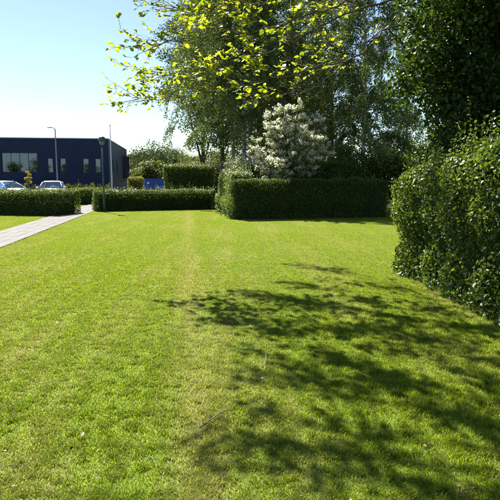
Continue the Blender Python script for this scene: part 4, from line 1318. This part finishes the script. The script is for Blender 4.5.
# ------------------------------------------------------------------ blue container, far house
def skip():
    Y = 66.0
    a, b = at(142.8, 187, Y), at(168, 187, Y)
    w = b.x - a.x
    h = at(150, 178.6, Y).z
    root = thing('blue_container', 'blue steel container with a small white sign beside the tall hedge', 'container', ((a.x + b.x) / 2, Y + .9, 0))
    m = MB()
    m.box(-w / 2, w / 2, -.9, -.84, .12, h - .08); m.box(-w / 2, w / 2, .84, .9, .12, h - .08)
    m.box(-w / 2, -w / 2 + .06, -.84, .84, .12, h - .08); m.box(w / 2 - .06, w / 2, -.84, .84, .12, h - .08)
    m.box(-w / 2, w / 2, -.9, .9, .06, .12)
    m.build('shell', M['blue'], root)
    r = MB()
    r.box(-w / 2 - .05, w / 2 + .05, -.96, -.82, h - .08, h); r.box(-w / 2 - .05, w / 2 + .05, .82, .96, h - .08, h)
    r.box(-w / 2 - .05, -w / 2 + .1, -.82, .82, h - .08, h - .002); r.box(w / 2 - .1, w / 2 + .05, -.82, .82, h - .08, h - .002)
    r.build('rim', M['blue'], root)
    for i in range(6):
        x = -w / 2 + .05 + (w - .1) * i / 5
        MB().box(x - .05, x + .05, -.95, -.902, .13, h - .085).build('rib', M['blue'], root)
    sx = at(148.2, 183, Y - .05).x - (a.x + b.x) / 2
    sz = at(148.2, 183, Y - .05).z
    MB().box(sx - .14, sx + .14, -.975, -.955, sz - .11, sz + .11).build('sign', M['sign'], root)
    for x in (-w / 2 + .3, w / 2 - .3):
        MB().box(x - .06, x + .06, -.85, .85, 0, .058).build('skid', M['galv'], root)
skip()

def house():
    Y = 125.0
    a, b = at(124, 178, Y), at(137, 178, Y)
    w = b.x - a.x + 6
    z0 = at(130, 173.5, Y).z; z1 = at(130, 169.3, Y).z
    root = thing('far_house', 'far pale house with a grey-blue roof right of the navy building', 'house', (b.x - w / 2, Y, 0))
    m = MB(); m.box(-w / 2, w / 2, 0, 6, -.1, z0); m.build('wall', M['render_wall'], root)
    m = MB(); m.add([(-w / 2 - .3, -.4, z0 - .05), (w / 2 + .3, -.4, z0 - .05), (w / 2 + .3, 3, z1), (-w / 2 - .3, 3, z1), (-w / 2 - .3, 6.4, z0 - .05), (w / 2 + .3, 6.4, z0 - .05),
                     (-w / 2 - .3, -.4, z0 - .2), (w / 2 + .3, -.4, z0 - .2), (w / 2 + .3, 6.4, z0 - .2), (-w / 2 - .3, 6.4, z0 - .2)],
                    [(0, 1, 2, 3), (3, 2, 5, 4), (0, 6, 7, 1), (1, 7, 8, 5, 2), (4, 5, 8, 9), (3, 4, 9, 6, 0)]); m.build('roof', M['slate'], root)
    for x in (w / 2 - 1.4, w / 2 - 3.6):
        wo = MB().box(x - .5, x + .5, -.05, -.002, .9, 2.0).build('window', M['sign'], root)
        MB().box(x - .43, x + .43, -.07, -.051, .97, 1.93).build('pane', M['glass'], wo)
house()

# ------------------------------------------------------------------ small things lying on the lawn
def twig(label, pts_px, r, seed, side=True):
    rng = np.random.default_rng(seed)
    r = r * .72
    P_ = [ground(x, y, .03) for x, y in pts_px]
    c = P_[0].copy(); c.z = 0
    root = thing('fallen_twig', label, 'twig', c, 0, 'twigs fallen on the lawn')
    pp = []
    for i in range(len(P_) - 1):
        for k in range(4):
            q = P_[i].lerp(P_[i + 1], k / 4) - c
            q.z += rng.normal(0, .004) + .008
            pp.append(q)
    pp.append(P_[-1] - c)
    n = len(pp)
    MB().tube(pp, [r * (1 - .6 * k / (n - 1)) for k in range(n)], 7).build('stick', M['drystick'], root, True)
    if side:
        q = pp[n // 2]
        MB().tube([q, q + Vector((.05, .09, .01)), q + Vector((.07, .15, -.01))], [r * .5, r * .4, r * .2], 5).build('side_shoot', M['drystick'], root, True)
twig('pale crooked twig lying at the left edge of the shade', [(200, 429), (209, 422), (216, 417), (226, 411), (233, 410)], .008, 1)
twig('thin straight twig lying at the left edge of the lawn', [(-6, 467), (10, 467.5), (31, 466)], .004, 2, False)
twig('short dark twig lying in the lower right shade', [(458, 494), (468, 490), (476, 488)], .009, 3, False)
twig('small twig lying in the middle of the shade', [(263, 368), (266, 360), (266, 352)], .007, 4)
def dead_leaf(label, px, py, s, seed):
    rg_ = random.Random(seed)
    p = ground(px, py, .04)
    s = s * .75
    vs = [(0, 0, 0), (.25, .3, .06), (.6, .32, .08), (1, 0, .02), (.6, -.3, .10), (.25, -.28, .05), (.45, 0, -.02)]
    m = MB().add([((x - .5) * s, y * s, z * s) for x, y, z in vs], [(0, 6, 1), (1, 6, 2), (2, 6, 3), (3, 6, 4), (4, 6, 5), (5, 6, 0)])
    o = m.build('fallen_leaf', M['petal'])
    o.location = p
    o.rotation_euler = (rg_.uniform(-.3, .3), rg_.uniform(-.3, .3), rg_.uniform(0, 6.2))
    tag(o, label, 'leaf', 'pale leaves fallen on the lawn')
dead_leaf('pale curled leaf on the lawn near the lower left', 82, 434, .055, 1)
dead_leaf('small white leaf near the bottom edge at lower left', 97, 477, .035, 2)
dead_leaf('white fallen leaf in the lower right shade', 425, 445.5, .035, 3)
dead_leaf('pale leaf farther out on the left of the lawn', 57, 322, .06, 4)
dead_leaf('pale leaf between the twigs in the shade', 262, 378, .05, 5)
dead_leaf('pale leaf in the grass before the right hedge', 447, 317, .05, 6)

# scattered clippings and bits of dead leaf in the turf, too many and small to count
rng = np.random.default_rng(77)
n = 450
yy = 2.4 + 13 * rng.random(n) ** 1.5
xx = rng.uniform(-1, 1, n) * (.55 * yy + .8)
lit = np.stack([xx, yy, rng.uniform(.018, .034, n)], 1)
okk = (lit[:, 0] < 2.2) & ((lit - np.array(e0)) @ np.array(pn) > PW + .2)
lit = lit[okk]
lo_ = link('leaf_litter', leaf_mesh('leaf_litter', lit, rng.normal(size=lit.shape) * .5 + np.array([0, 0, 1]), rng.uniform(.008, .028, len(lit)), M['petal'], rng, width=.3))
tag(lo_, 'small dry clippings and leaf bits scattered through the lawn', 'leaf litter', kind='stuff')
